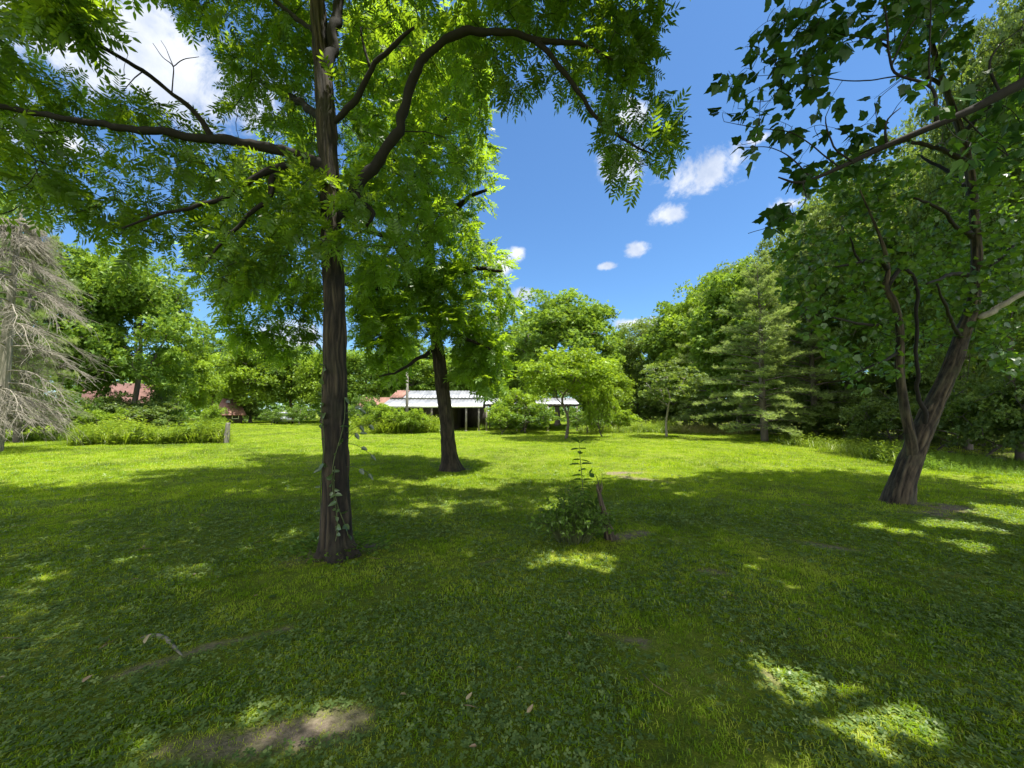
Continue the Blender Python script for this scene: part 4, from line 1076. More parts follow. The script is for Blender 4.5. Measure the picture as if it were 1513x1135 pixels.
def plant(name, key, px, d, top, halfw, label, cat='tree', group=None, rot=None, base_py=None, hide=0.0):
    """set one plant at photo column px and depth d, reaching up to photo row top and half as wide as halfw pixels"""
    pr = PROTO[key]
    b = W(px, HORIZON, d); b[2] = 0
    h = W(px, top, d)[2]; r = halfw / F_PX * d / math.hypot(1, (px - 756.5) / F_PX) ** .6
    if pr['root'] is None:
        o = thing(name, label, cat, b, group)
        for part in ('trunk', 'crown'):
            nm = part if 'bush' not in key else {'trunk': 'stems', 'crown': 'foliage'}[part]
            c = bpy.data.objects.new(nm, pr[part]); COL.objects.link(c); c.parent = o
        pr['root'] = o
    else:
        o = copy_tree(pr['root']); o.name = name
        for k in ('label', 'category', 'group'):
            if k in o: del o[k]
        tag(o, label, cat, group)
    o.location = tuple(b)
    s = r / pr['R']
    o.scale = (s, s, h / pr['H'])
    o.rotation_euler = (0, 0, rot if rot is not None else (px * 1.7 + d) % 6.28)
    return o

GL = 'trees along the left edge of the lawn'
GB = 'trees behind the shed'
GR = 'trees of the wood on the right'
TREES = [
    # left
    ('broadleaf_tree', 'broad', 195, 27, 372, 98, 'large bright green maple hanging over the pinkish red roof', GL),
    ('broadleaf_tree', 'oval', 95, 25, 362, 75, 'full green tree between the dead conifer and the large maple', GL),
    ('pine_tree', 'pine_b', 28, 19.5, 268, 76, 'living green conifer top rising behind the dead grey branches', GL),
    ('broadleaf_tree', 'broad', -95, 22, 250, 120, 'green tree cut by the photo edge behind the dead conifer', GL),
    ('broadleaf_tree', 'round', 268, 40, 508, 48, 'rounded light green tree just right of the large left maple', GL),
    ('broadleaf_tree', 'oval', 318, 54, 500, 46, 'green tree standing behind the little rust roofed shed', GL),
    ('broadleaf_tree', 'round', 372, 50, 502, 52, 'light green tree between the little shed and the parked car', GL),
    ('broadleaf_tree', 'broad', 432, 54, 508, 56, 'green tree standing right behind the parked car', GL),
    ('broadleaf_tree', 'round', 476, 50, 520, 40, 'light green tree seen just left of the near walnut trunk', GL),
    # behind the shed
    ('broadleaf_tree', 'broad', 540, 44, 515, 52, 'green tree seen just right of the near walnut trunk', GB),
    ('broadleaf_tree', 'oval', 605, 44, 500, 50, 'green tree behind the pole and the metal shed roof', GB),
    ('broadleaf_tree', 'round', 660, 46, 520, 44, 'green tree behind the leaning second walnut trunk', GB),
    ('broadleaf_tree', 'broad', 715, 43, 500, 56, 'green tree behind the right end of the metal shed', GB),
    ('broadleaf_tree', 'oval', 760, 50, 484, 46, 'paler green tree against the left side of the tall domed tree', GB),
    ('broadleaf_tree', 'broad', 824, 40, 433, 78, 'tall domed green tree alone against the blue sky at the centre', GB),
    ('broadleaf_tree', 'open', 836, 22.0, 516, 72, 'small airy yellow green tree on a thin dark trunk before the carport', None),
    ('broadleaf_tree', 'round', 893, 36, 545, 40, 'low light green tree behind the carport roof end', GB),
    # right
    ('broadleaf_tree', 'oval', 918, 52, 486, 34, 'pale slim tree in the far gap right of the domed tree', GR),
    ('broadleaf_tree', 'woods', 962, 44, 468, 54, 'grey green tree behind the thin sapling', GR),
    ('broadleaf_tree', 'oval', 1012, 38, 446, 56, 'light green tree rising to the upper right of the sapling', GR),
    ('sapling', 'sapling', 984, 23.5, 538, 52, 'thin pale stemmed sapling standing out on the lawn edge', None),
    ('pine_tree', 'pine', 1062, 31, 410, 66, 'feathery pine, leftmost of the pines on the right', 'pines at the edge of the right wood'),
    ('pine_tree', 'pine_b', 1128, 20.5, 388, 84, 'wide pine with a bare dark trunk and layered boughs low over the lawn', 'pines at the edge of the right wood'),
    ('pine_tree', 'pine', 1203, 21, 330, 86, 'tall pine with a reddish trunk next to the wide layered pine', 'pines at the edge of the right wood'),
    ('broadleaf_tree', 'round', 1052, 36, 424, 66, 'light green tree filling the skyline left of the feathery pine', GR),
    ('broadleaf_tree', 'oval', 1092, 27, 398, 70, 'grey green tree standing between the feathery pine and the wide pine', GR),
    ('broadleaf_tree', 'woods', 1105, 34, 385, 60, 'dark tree behind the wide layered pine', GR),
    ('broadleaf_tree', 'layered', 1175, 30, 350, 70, 'dark tree between the two trunked pines and behind them', GR),
    ('broadleaf_tree', 'woods', 1255, 22, 268, 96, 'big dark tree rising left behind the leaning tree', GR),
    ('broadleaf_tree', 'layered', 1330, 18.5, 225, 110, 'layered dark tree right behind the fork of the leaning tree', GR),
    ('broadleaf_tree', 'woods', 1425, 16, 190, 116, 'dark tree behind the upper stem of the leaning tree', GR),
    ('broadleaf_tree', 'layered', 1500, 12.5, 60, 120, 'tall dark tree at the photo edge right of the leaning tree', GR),
    ('broadleaf_tree', 'woods', 1600, 11, -60, 150, 'dark tree mostly cut off by the right photo edge', GR),
    ('broadleaf_tree', 'woods', 1290, 27, 300, 90, 'shaded tree deep in the wood behind the leaning tree', GR),
    ('broadleaf_tree', 'layered', 1390, 23, 250, 100, 'shaded tree deep in the wood right of the leaning trunk', GR),
    ('broadleaf_tree', 'woods', 1490, 19, 180, 110, 'shaded tree deep in the wood near the right photo edge', GR),
]
for nm, key, px, d, top, hw, lab, grp in TREES:
    plant(nm, key, px, d, top, hw, lab, 'tree', grp)

GU = 'bushes under the trees on the right'
BUSHES = [
    ('bush', 'dark_bush', 1165, 24.5, 596, 60, 'dark bush between the trunks of the two pines', GU),
    ('bush', 'dark_bush', 1085, 29, 590, 60, 'dark bush left of the wide pine trunk', GU),
    ('bush', 'dark_bush', 1255, 19.5, 590, 70, 'shaded bush right of the reddish pine trunk', GU),
    ('bush', 'dark_bush', 1320, 16.5, 580, 70, 'shaded bush behind the leaning tree trunk', GU),
    ('bush', 'dark_bush', 1405, 14.5, 575, 80, 'shaded bush right of the leaning trunk', GU),
    ('bush', 'dark_bush', 1480, 12.5, 560, 90, 'dark bush at the lawn edge by the right photo edge', GU),
    ('bush', 'dark_bush', 1560, 11.2, 540, 100, 'dark bush half out of the photo on the right', GU),
    ('bush', 'dark_bush', 1375, 21, 530, 110, 'tall shaded bush deep in the wood right of the leaning trunk', GU),
    ('bush', 'dark_bush', 1470, 17, 520, 120, 'tall shaded bush deep in the wood near the right photo edge', GU),
    ('bush', 'dark_bush', 1280, 25, 545, 100, 'tall shaded bush deep in the wood left of the leaning trunk', GU),
    ('bush', 'dark_bush', 1200, 30, 555, 90, 'tall shaded bush far behind the reddish pine trunk', GU),
    ('bush', 'dark_bush', 1020, 38, 575, 60, 'dark bush behind the thin sapling', GU),
    ('bush', 'dark_bush', 955, 42, 580, 60, 'dark bush left of the thin sapling', GU),
    ('bush', 'bush', 778, 27.5, 598, 40, 'dark based bush under the yellow green tree left of its trunk', None),
    ('bush', 'bush', 865, 27, 604, 30, 'green bush right of the thin dark trunk before the carport', None),
    ('bush', 'bright_bush', 889, 23.5, 572, 24, 'tall yellow green bush right of the carport roof end', None),
    ('bush', 'bright_bush', 742, 26.5, 600, 22, 'bright bush at the right end of the metal shed', None),
    ('bush', 'bright_bush', 311, 22.5, 600, 20, 'yellow green bush beside the grey post and little shed', None),
    ('bush', 'bush', 130, 23.5, 588, 34, 'green bush at the foot of the trees near the dead conifer', None),
    ('bush', 'dark_bush', 200, 25.5, 590, 62, 'dark bush below the pinkish red roof', None),
    ('bush', 'dark_bush', 60, 21.5, 580, 60, 'dark bush in the shade under the dead conifer', None),
    ('bush', 'bright_bush', 150, 21.5, 606, 30, 'bright bush in the tall weeds left of the red roof', None),
    ('bush', 'dark_bush', 360, 49, 590, 26, 'dark bush right of the little rust roofed shed', None),
    ('bush', 'bush', 401, 44, 605, 16, 'light bush on the left of the parked car', None),
    ('bush', 'bush', 444, 44, 602, 20, 'light bush on the right of the parked car', None),
    ('bush', 'bright_bush', 572, 27.5, 598, 24, 'bright bush before the left end of the metal shed', None),
    ('bush', 'bright_bush', 610, 27, 604, 20, 'bright bush before the metal shed under the pole', None),
    ('bush', 'bush', 240, 28, 572, 30, 'green bush before the right corner of the red roofed house', None),
    ('bush', 'bush', 166, 27, 578, 26, 'green bush before the left corner of the red roofed house', None),
    ('bush', 'bright_bush', 770, 28.5, 574, 40, 'tall bright bush before the middle of the carport', None),
    ('bush', 'bush', 540, 30, 585, 26, 'green bush before the rusty hut', None),
    ('bush', 'bright_bush', 915, 29, 606, 26, 'bright low bush in the weeds right of the yellow green tree', None),
]
for nm, key, px, d, top, hw, lab, grp in BUSHES:
    plant(nm, key, px, d, top, hw, lab, 'bush', grp)

# far wood closing the view: reads as one mass
def far_wood():
    rng = np.random.default_rng(71); mb = MB()
    n = 46000
    px = rng.uniform(-500, 2100, n); d = rng.uniform(58, 78, n)
    topz = 6.5 + 4.5 * fbm(np.column_stack([px / 60, np.zeros(n), np.zeros(n)]), 3) + np.where(px > 1000, np.minimum((px - 1000) / 40, 14), 0) + np.where(px < 230, np.minimum((230 - px) / 30, 9), 0)
    z = rng.uniform(.0, 1, n) ** .8 * topz
    p = Wv(px, np.full(n, HORIZON), d); p[:, 2] = z
    c = fbm(p * .45, 2); keep = c > .42; p = p[keep]; n = len(p)
    dd = nrm(rng.normal(0, .6, (n, 3)) + [0, -.4, -.2]); N = nrm(np.array([0, -.4, .9]) + rng.normal(0, .4, (n, 3)))
    scatter(mb, SPRIG, p, dd, N, rng.uniform(.5, 1.0, n), np.clip(rng.normal(.42, .2, n), 0, 1), rng)
    tag(mb.build('woods', M['broad_leaf']), 'far green wood closing the view behind the buildings', 'woods', kind='stuff')
far_wood()

# ------------------------------------------------------------------ dead conifer
def dead_conifer():
    rng = np.random.default_rng(81)
    base = W(-4, HORIZON, 15.0); base[2] = 0
    t = thing('dead_tree', 'dead conifer of bare drooping grey branches at the left photo edge', 'tree', base, GL)
    tb = MB(); P, R = smooth_path([base + [0, 0, -.1], base + [.1, 0, 3], base + [0, .1, 6], base + [.25, 0, 10.2]], [.24, .19, .12, .03], .2); tube(tb, P, R, 12)
    tb.build('trunk', M['dead_wood'], t, True, base)
    bb = MB(); TW, TR = [], []
    for b in range(110):
        f = rng.uniform(.14, .97); z = 9.9 * f; a = rng.uniform(0, 2 * math.pi); L_ = (2.5 * math.exp(-((f - .42) / .34) ** 2) + .35) * rng.uniform(.7, 1.1)
        t_ = np.linspace(0, 1, 9)
        dr = np.array([math.cos(a), math.sin(a), 0]); c = np.array([np.interp(z, P[:, 2], P[:, 0]), np.interp(z, P[:, 2], P[:, 1]), z])
        q = c + np.outer(L_ * t_, dr) + np.outer(L_ * (.30 * t_ - .8 * t_ ** 2), UP) + rng.normal(0, .04, (9, 3)) * t_[:, None]
        q[:, 2] = np.maximum(q[:, 2], .25)
        tube(bb, q, np.linspace(.035, .007, 9), 5, cap=False)
        for k in range(30):
            tt = rng.uniform(.2, 1) * 8; i = min(int(tt), 7); s = q[i] + (q[i + 1] - q[i]) * (tt - i)
            sd = rng.choice([-1, 1]); d = nrm(dr * .9 + np.array([-dr[1], dr[0], 0]) * sd * rng.uniform(.3, 1.1) + UP * rng.uniform(-.9, .0)); l = rng.uniform(.35, 1.0)
            u = np.linspace(0, 1, 5)[:, None]
            w = s + d * l * u + UP * (-.28 * l) * u ** 2 + rng.normal(0, .02, (5, 3)) * u
            w[:, 2] = np.maximum(w[:, 2], .1)
            TW.append(w); TR.append(np.linspace(.008, .004, 5))
            for _ in range(2):
                j = rng.integers(1, 4); d2 = nrm(d + rng.normal(0, .5, 3) + UP * -.2); TW.append(w[j] + d2 * l * .5 * u + UP * (-.1 * l) * u ** 2); TR.append(np.linspace(.005, .003, 5))
    tubes(bb, np.array(TW), np.array(TR), 3)
    bb.build('branches', M['dead_wood'], t, True, base)
dead_conifer()

# ------------------------------------------------------------------ rough growth at the lawn edges
def weed_templates(rng):
    T = []
    for q in range(6):
        v, f = [], []
        lean = rng.normal(0, .12, 2)
        for i in range(12):
            h = .12 + .88 * i / 12; a = i * 2.4 + rng.normal(0, .3); L_ = (.30 if q < 4 else .2) * (1.1 - .6 * h) * rng.uniform(.8, 1.2); b = np.array([lean[0] * h, lean[1] * h, h])
            d = np.array([math.cos(a), math.sin(a), rng.uniform(.1, .7)]); s = np.array([-math.sin(a), math.cos(a), 0]) * L_ * .17
            k = len(v); v += [b, b + d * L_ * .5 + s, b + d * L_ - UP * .04, b + d * L_ * .5 - s]; f.append([k, k + 1, k + 2, k + 3])
        k = len(v); v += [np.array([-.008, 0, 0]), np.array([.008, 0, 0]), np.array([lean[0] + .004, lean[1], 1]), np.array([lean[0] - .004, lean[1], 1])]; f.append([k, k + 1, k + 2, k + 3])
        T.append((np.array(v), [np.array(f)]))
    G_ = [grass_tuft(rng, 10, 1, .03, True, .08) for _ in range(4)]
    return T, G_
def weeds(label, outline, n, h0, h1, seed, mat='weed_leaf', grassy=.35, shade=0.0):
    rng = np.random.default_rng(seed); T, G_ = weed_templates(rng)
    poly = [tuple(p) for p in outline]; a = np.array(poly); lo, hi = a.min(0), a.max(0); out = []; tot = 0
    while tot < n:
        xy = rng.uniform(lo, hi, (3 * n, 2)); xy = xy[in_poly(xy[:, 0], xy[:, 1], poly)]; out.append(xy); tot += len(xy)
    xy = np.concatenate(out)[:n]
    hh = (h0 + (h1 - h0) * np.clip((fbm(np.column_stack([xy * .6, np.full(n, seed)]), 2) - .3) * 2.2, 0, 1)) * rng.uniform(.6, 1.15, n)
    g = rng.random(n) < grassy; mb = MB()
    cl = (fbm(np.column_stack([xy * .5, np.full(n, seed + 50.0)]), 2) - .5) * 1.2
    for m, tm in ((~g, T), (g, G_)):
        k = m.sum(); an = rng.uniform(0, 6.28, k)
        scatter(mb, tm, np.column_stack([xy[m], ground_z(xy[m]) - .02]), np.column_stack([np.cos(an), np.sin(an), np.zeros(k)]), nrm(UP + rng.normal(0, .13, (k, 3))), hh[m], np.clip(rng.normal(.4, .2, k) + cl[m] - shade + (.15 if tm is G_ else 0), 0, 1), rng)
    tag(mb.build('weeds', M[mat]), label, 'weeds', kind='stuff')
def band(x0, y0, x1, y1, depth):
    a = G(x0, y0)[:2]; b = G(x1, y1)[:2]
    na = a / np.linalg.norm(a); nb = b / np.linalg.norm(b)
    return [a, b, b + nb * depth, a + na * depth]
weeds('tall yellow green weeds below the pinkish red roof on the left', band(105, 658, 335, 655, 6.5), 3000, .45, 1.25, 3)
weeds('weeds in the shade at the foot of the dead conifer', band(-120, 654, 110, 652, 5), 1300, .3, .8, 4, 'shrub_leaf')
weeds('tall bright weeds growing before the metal shed', band(518, 643, 650, 640, 4.5), 2200, .5, 1.35, 5)
weeds('rough weeds growing between the carport and the sapling', band(855, 641, 1000, 640, 9), 2600, .35, 1.0, 6)
weeds('yellowish rough grass growing between the sapling and the wide pine', band(990, 641, 1115, 643, 8), 2200, .3, .8, 7, 'straw', .7)
weeds('leafy weeds along the wood edge right of the reddish pine', [G(1150, 655)[:2], G(1230, 668)[:2], G(1330, 690)[:2], G(1345, 668)[:2], G(1240, 645)[:2], G(1160, 643)[:2]], 1900, .3, .85, 8)
weeds('shaded weeds growing between the leaning tree and the right photo edge', [G(1335, 690)[:2], G(1420, 700)[:2], G(1600, 712)[:2], (19, 12.5), (13, 15.5)], 3000, .15, .5, 9, 'shrub_leaf', .15)
weeds('grassy weeds standing round the posts of the carport', band(700, 633, 880, 636, 2.0), 900, .2, .6, 10, 'shrub_leaf')

# ------------------------------------------------------------------ tall stemmed shrub and stump on the near lawn
def near_shrub():
    rng = np.random.default_rng(91)
    c = G(846, 800)
    t = thing('shrub', 'low tangled green shrub on the near lawn beside the small stump', 'shrub', c)
    sb = MB(); fb = MB(); n = 190
    a = rng.uniform(0, 6.28, n); r = np.sqrt(rng.random(n)) * .56; tip = np.column_stack([np.cos(a) * r, np.sin(a) * r * .8, .07 + (.60 - 1.35 * r ** 2) * rng.uniform(.45, 1.05, n)]) + c
    tip[:, 2] = np.maximum(tip[:, 2], .05)
    root = c + np.column_stack([np.cos(a) * r * .35, np.sin(a) * r * .3, np.zeros(n)])
    u = np.linspace(0, 1, 6)[None, :, None]
    P = root[:, None] * (1 - u) + tip[:, None] * u + np.array([0, 0, .12]) * np.sin(u * math.pi) + rng.normal(0, .012, (n, 6, 3)) * u
    tubes(sb, P, np.broadcast_to(np.linspace(.004, .0018, 6), (n, 6)), 4)
    p, d = leaves_on_twigs(P, rng, 13, .12)
    scatter(fb, OVAL, p, d, pick_normals(d, rng, .5), rng.uniform(.025, .06, len(p)), np.clip(rng.normal(.5, .28, len(p)), 0, 1), rng)
    sb.build('stems', M['green_stem'], t, True, c); fb.build('foliage', M['shrub_leaf'], t, False, c)
    # the tall leafy shoot
    b = G(866, 792)
    t = thing('tall_weed', 'tall single weed stem with paired pointed leaves rising from the shrub', 'plant', b)
    D = b[1]
    pts = [(866, 795), (864, 760), (861, 720), (859, 695), (857, 675), (856, 655)]
    P, R = smooth_path([W(x, y, D) for x, y in pts], [.009, .008, .006, .005, .004, .002], .01)
    sb = MB(); tube(sb, P, R, 6); sb.build('stem', M['green_stem'], t, True, b)
    fb = MB(); k = len(P); pos, dr, sc = [], [], []
    for i, f in enumerate(np.linspace(.32, 1.0, 13)):
        q = P[min(int(f * (k - 1)), k - 1)]; a0 = i * 2.4
        for s in (0, 2.7):
            a = a0 + s + rng.normal(0, .2); pos.append(q); dr.append([math.cos(a), math.sin(a) * .6, rng.uniform(-.1, .35) + (.7 if f > .95 else 0)]); sc.append(rng.uniform(.12, .19) * (1.15 - .35 * f))
    dr = nrm(np.array(dr)); scatter(fb, [simple_leaf(.36, .05, .2), simple_leaf(.32, .08, .35)], np.array(pos), dr, pick_normals(dr, rng, .25), np.array(sc), rng.uniform(0, .5, len(sc)), rng)
    # second lower shoot with a curled top
    P2, R2 = smooth_path([W(880, 760, D), W(884, 720, D), W(880, 702, D), W(872, 700, D)], [.006, .005, .004, .002], .01)
    s2 = MB(); tube(s2, P2, R2, 5); s2.build('side_stem', M['green_stem'], t, True, b)
    i = rng.integers(10, len(P2), 10); dr = nrm(rng.normal(0, 1, (10, 3)) * [1, .6, .5]); scatter(fb, OVAL, P2[i], dr, pick_normals(dr, rng), rng.uniform(.07, .12, 10), rng.uniform(0, .5, 10), rng)
    fb.build('leaf_cluster', M['shrub_leaf'], t, False, b)
    # stump: a leaning rotten stub with a split jagged top
    b = G(901, 797); D = b[1]
    mb = MB(); P, R = bark_tube(mb, [W(903, 800, D), W(897, 778, D), W(890, 750, D), W(885, 728, D), W(882, 716, D)], [.06, .04, .03, .024, .012], 36, .22, 9, 3, .5, 17)
    for q in range(5):
        s = P[-3] + rng.normal(0, .018, 3); tube(mb, np.array([s, s + [rng.normal(0, .01), rng.normal(0, .01), .05], s + [rng.normal(0, .02), 0, .09 + .03 * q % .07]]), [.014, .009, .002], 5)
    o = mb.build('tree_stump', M['stump_wood'], None, True)
    o.data.transform(__import__('mathutils').Matrix.Translation(-__import__('mathutils').Vector(tuple(b)))); o.location = tuple(b)
    tag(o, 'small leaning rotten brown stump at the right side of the shrub', 'stump')
near_shrub()

# ------------------------------------------------------------------ litter on the grass
def litter():
    rng = np.random.default_rng(95)
    mb = MB(); pts = [G(200, 948), G(222, 941), G(243, 946), G(258, 960), G(274, 976)]
    P, R = smooth_path([p + [0, 0, h + .002] for p, h in zip(pts, (.0, .008, .012, .008, .0))], [.006, .013, .015, .012, .006], .015); tube(mb, P, R * (1 + .25 * (fbm(P * 40, 2) - .5)), 8)
    tag(mb.build('fallen_stick', M['dead_wood'], None, True), 'curved grey stick half sunk in the shaded grass at lower left', 'stick')
    for (px, py, sz, tint, lab) in ((212, 958, .06, .8, 'pale yellow fallen leaf standing in the grass by the curved stick'), (120, 1016, .05, .3, 'orange brown fallen leaf at the lower left'), (688, 1042, .045, .75, 'pale grey fallen leaf in the grass at bottom centre'), (778, 1062, .05, .6, 'yellow fallen leaf right of the pale grey one')):
        b = G(px, py); mb = MB(); d = nrm(np.array([[.3, .1, .8 if px == 212 else .25]]))
        scatter(mb, [simple_leaf(.42, .1, .3)], b[None] * [1, 1, 0] + [0, 0, .03], d, np.array([[.1, -.9, .5]]), np.array([sz]), tint, rng)
        tag(mb.build('fallen_leaf', M['dead_leaf']), lab, 'leaf', 'fallen leaves on the grass')
litter()

def leaf_litter():
    rng = np.random.default_rng(96); mb = MB(); n = 260
    y = np.sqrt(rng.uniform(1.6 ** 2, 8 ** 2, n)); x = rng.uniform(-1, 1, n) * 1.6 * y; xy = np.column_stack([x, y]); a = rng.uniform(0, 6.28, n)
    d = np.column_stack([np.cos(a), np.sin(a), rng.uniform(-.1, .4, n)])
    scatter(mb, [simple_leaf(.4, .1, .3), simple_leaf(.3, .15, .4), simple_leaf(.55, -.1, .2)], np.column_stack([xy, ground_z(xy) + rng.uniform(.012, .035, n)]), d, nrm(UP + rng.normal(0, .5, (n, 3))), rng.uniform(.015, .045, n), rng.uniform(0, 1, n), rng)
    for k in range(70):
        q = np.array([x[k] + rng.normal(0, .3), y[k] + rng.normal(0, .3), .02]); b = rng.uniform(0, 6.28); l = rng.uniform(.05, .22)
        tube(mb, np.array([q, q + [math.cos(b) * l * .5, math.sin(b) * l * .5, .012], q + [math.cos(b + .3) * l, math.sin(b + .3) * l, -.004]]), [.003, .0025, .0015], 4, .2)
    tag(mb.build('leaf_litter', M['dead_leaf']), 'small dry leaves and twigs lying scattered in the near grass', 'leaf litter', kind='stuff')
leaf_litter()

# ------------------------------------------------------------------ buildings
def box(mb, x0, x1, y0, y1, z0, z1, mat=0):
    v = [(x, y, z) for z in (z0, z1) for (x, y) in ((x0, y0), (x1, y0), (x1, y1), (x0, y1))]
    mb.add(v, np.array([[3, 2, 1, 0], [4, 5, 6, 7], [0, 1, 5, 4], [1, 2, 6, 5], [2, 3, 7, 6], [3, 0, 4, 7]]), .5, mat)
def ribbed(mb, a, b, c, d, ribs, h=.03, thick=.03, mat=0):
    """roof sheet a-b (low edge) to d-c (high edge) with standing ribs"""
    a, b, c, d = [np.array(p, float) for p in (a, b, c, d)]
    n = nrm(np.cross(b - a, d - a)); m = ribs * 4 + 1
    t = np.linspace(0, 1, m)[:, None]; k = (np.arange(m) % 4); off = np.where((k == 1) | (k == 2), 0, h)[:, None] * n
    lo = a + (b - a) * t + off; hi = d + (c - d) * t + off
    V = np.concatenate([lo, hi, lo - n * thick, hi - n * thick]); i = np.arange(m - 1)
    f = [np.stack([i, i + 1, m + i + 1, m + i], 1), np.stack([2 * m + i + 1, 2 * m + i, 3 * m + i, 3 * m + i + 1], 1), np.stack([2 * m + i, 2 * m + i + 1, i + 1, i], 1), np.stack([m + i, m + i + 1, 3 * m + i + 1, 3 * m + i], 1)]
    mb.add(V, f, .5, mat)
    mb.add(np.array([a + off[0], d + off[0], d - n * thick, a - n * thick]), np.array([[0, 1, 2, 3]]), .5, mat)
    mb.add(np.array([b + off[-1], c + off[-1], c - n * thick, b - n * thick]), np.array([[3, 2, 1, 0]]), .5, mat)

def metal_shed():
    b = np.array([-6.4, 31.5, 0])
    t = thing('shed', 'long low shed with a pale ribbed metal roof behind the second walnut', 'shed', b)
    B = lambda mb, name, mat, smooth=False: mb.build(name, M[mat], t, smooth, b)
    m = MB(); x0, x1 = -10.0, -4.75
    box(m, x0, x1, 31.6, 31.72, 0, 1.98); box(m, x0, x1, 36.2, 36.32, 0, 2.3); box(m, x0, x0 + .12, 31.725, 36.195, 0, 2.05); box(m, x1 - .12, x1, 31.725, 36.195, 0, 2.05)
    for k in range(20): box(m, x0 + .13 + k * .26, x0 + .15 + k * .26, 31.575, 31.598, 0, 1.95)
    box(m, -4.75, -2.5, 36.2, 36.32, 0, 2.3)
    B(m, 'wall', 'dark_board')
    m = MB(); ribbed(m, (-10.3, 32.4, 2.66), (-2.3, 32.4, 2.66), (-2.3, 34.6, 3.38), (-10.3, 34.6, 3.38), 26); ribbed(m, (-2.3, 36.8, 2.66), (-10.3, 36.8, 2.66), (-10.3, 34.63, 3.375), (-2.3, 34.63, 3.375), 26)
    r = B(m, 'roof', 'metal_roof')
    m = MB(); ribbed(m, (-10.3, 32.38, 2.70), (-9.2, 32.38, 2.70), (-9.2, 34.6, 3.43), (-10.3, 34.6, 3.43), 4)
    o = m.build('roof_patch', M['rusty_roof'], r, False, (0, 0, 0)); o.data.transform(__import__('mathutils').Matrix.Translation((-b[0], -b[1], 0))); o['label'] = 'rusty corner sheet'
    m = MB(); ribbed(m, (-10.3, 30.2, 1.98), (-2.3, 30.2, 1.98), (-2.3, 32.45, 2.56), (-10.3, 32.45, 2.56), 26); B(m, 'porch_roof', 'metal_roof')
    m = MB(); box(m, -10.32, -2.28, 30.15, 30.19, 1.84, 2.02); B(m, 'fascia', 'white_trim')
    for x in (-10.1, -8.2, -6.3, -3.6, -2.6):
        m = MB(); box(m, x - .07, x + .07, 30.25, 30.39, 0, 1.93); box(m, x - .1, x + .1, 30.22, 30.42, 0, .06)
        B(m, 'post', 'pole_wood' if x > -5 else 'grey_board')
    m = MB(); box(m, -7.6, -6.5, 31.53, 31.574, .02, 1.85); d = B(m, 'door', 'grey_board')
    m = MB(); box(m, -9.3, -8.5, 31.53, 31.574, 1.0, 1.7); B(m, 'window', 'dark_glass')
    # carport to the right
    b2 = np.array([1.3, 31.5, 0])
    t2 = thing('carport', 'open carport with a pale metal roof right of the long shed', 'carport', b2)
    m = MB(); ribbed(m, (-2.1, 30.2, 2.12), (5.25, 30.2, 2.12), (5.25, 32.6, 2.66), (-2.1, 32.6, 2.66), 24); ribbed(m, (5.25, 35.0, 2.12), (-2.1, 35.0, 2.12), (-2.1, 32.63, 2.655), (5.25, 32.63, 2.655), 24); m.build('roof', M['metal_roof'], t2, False, b2)
    for y in (30.22, 34.9):
        m = MB(); box(m, -2.1, 5.25, y, y + .08, 1.96, 2.09); m.build('beam', M['dark_board'], t2, False, b2)
    for x in (-2.0, .4, 2.8, 5.1):
        for y in (30.26, 34.94):
            m = MB(); box(m, x - .06, x + .06, y - .055, y + .055, 0, 1.955); box(m, x - .09, x + .09, y - .09, y + .09, 0, .05); m.build('post', M['grey_board'], t2, False, b2)
metal_shed()

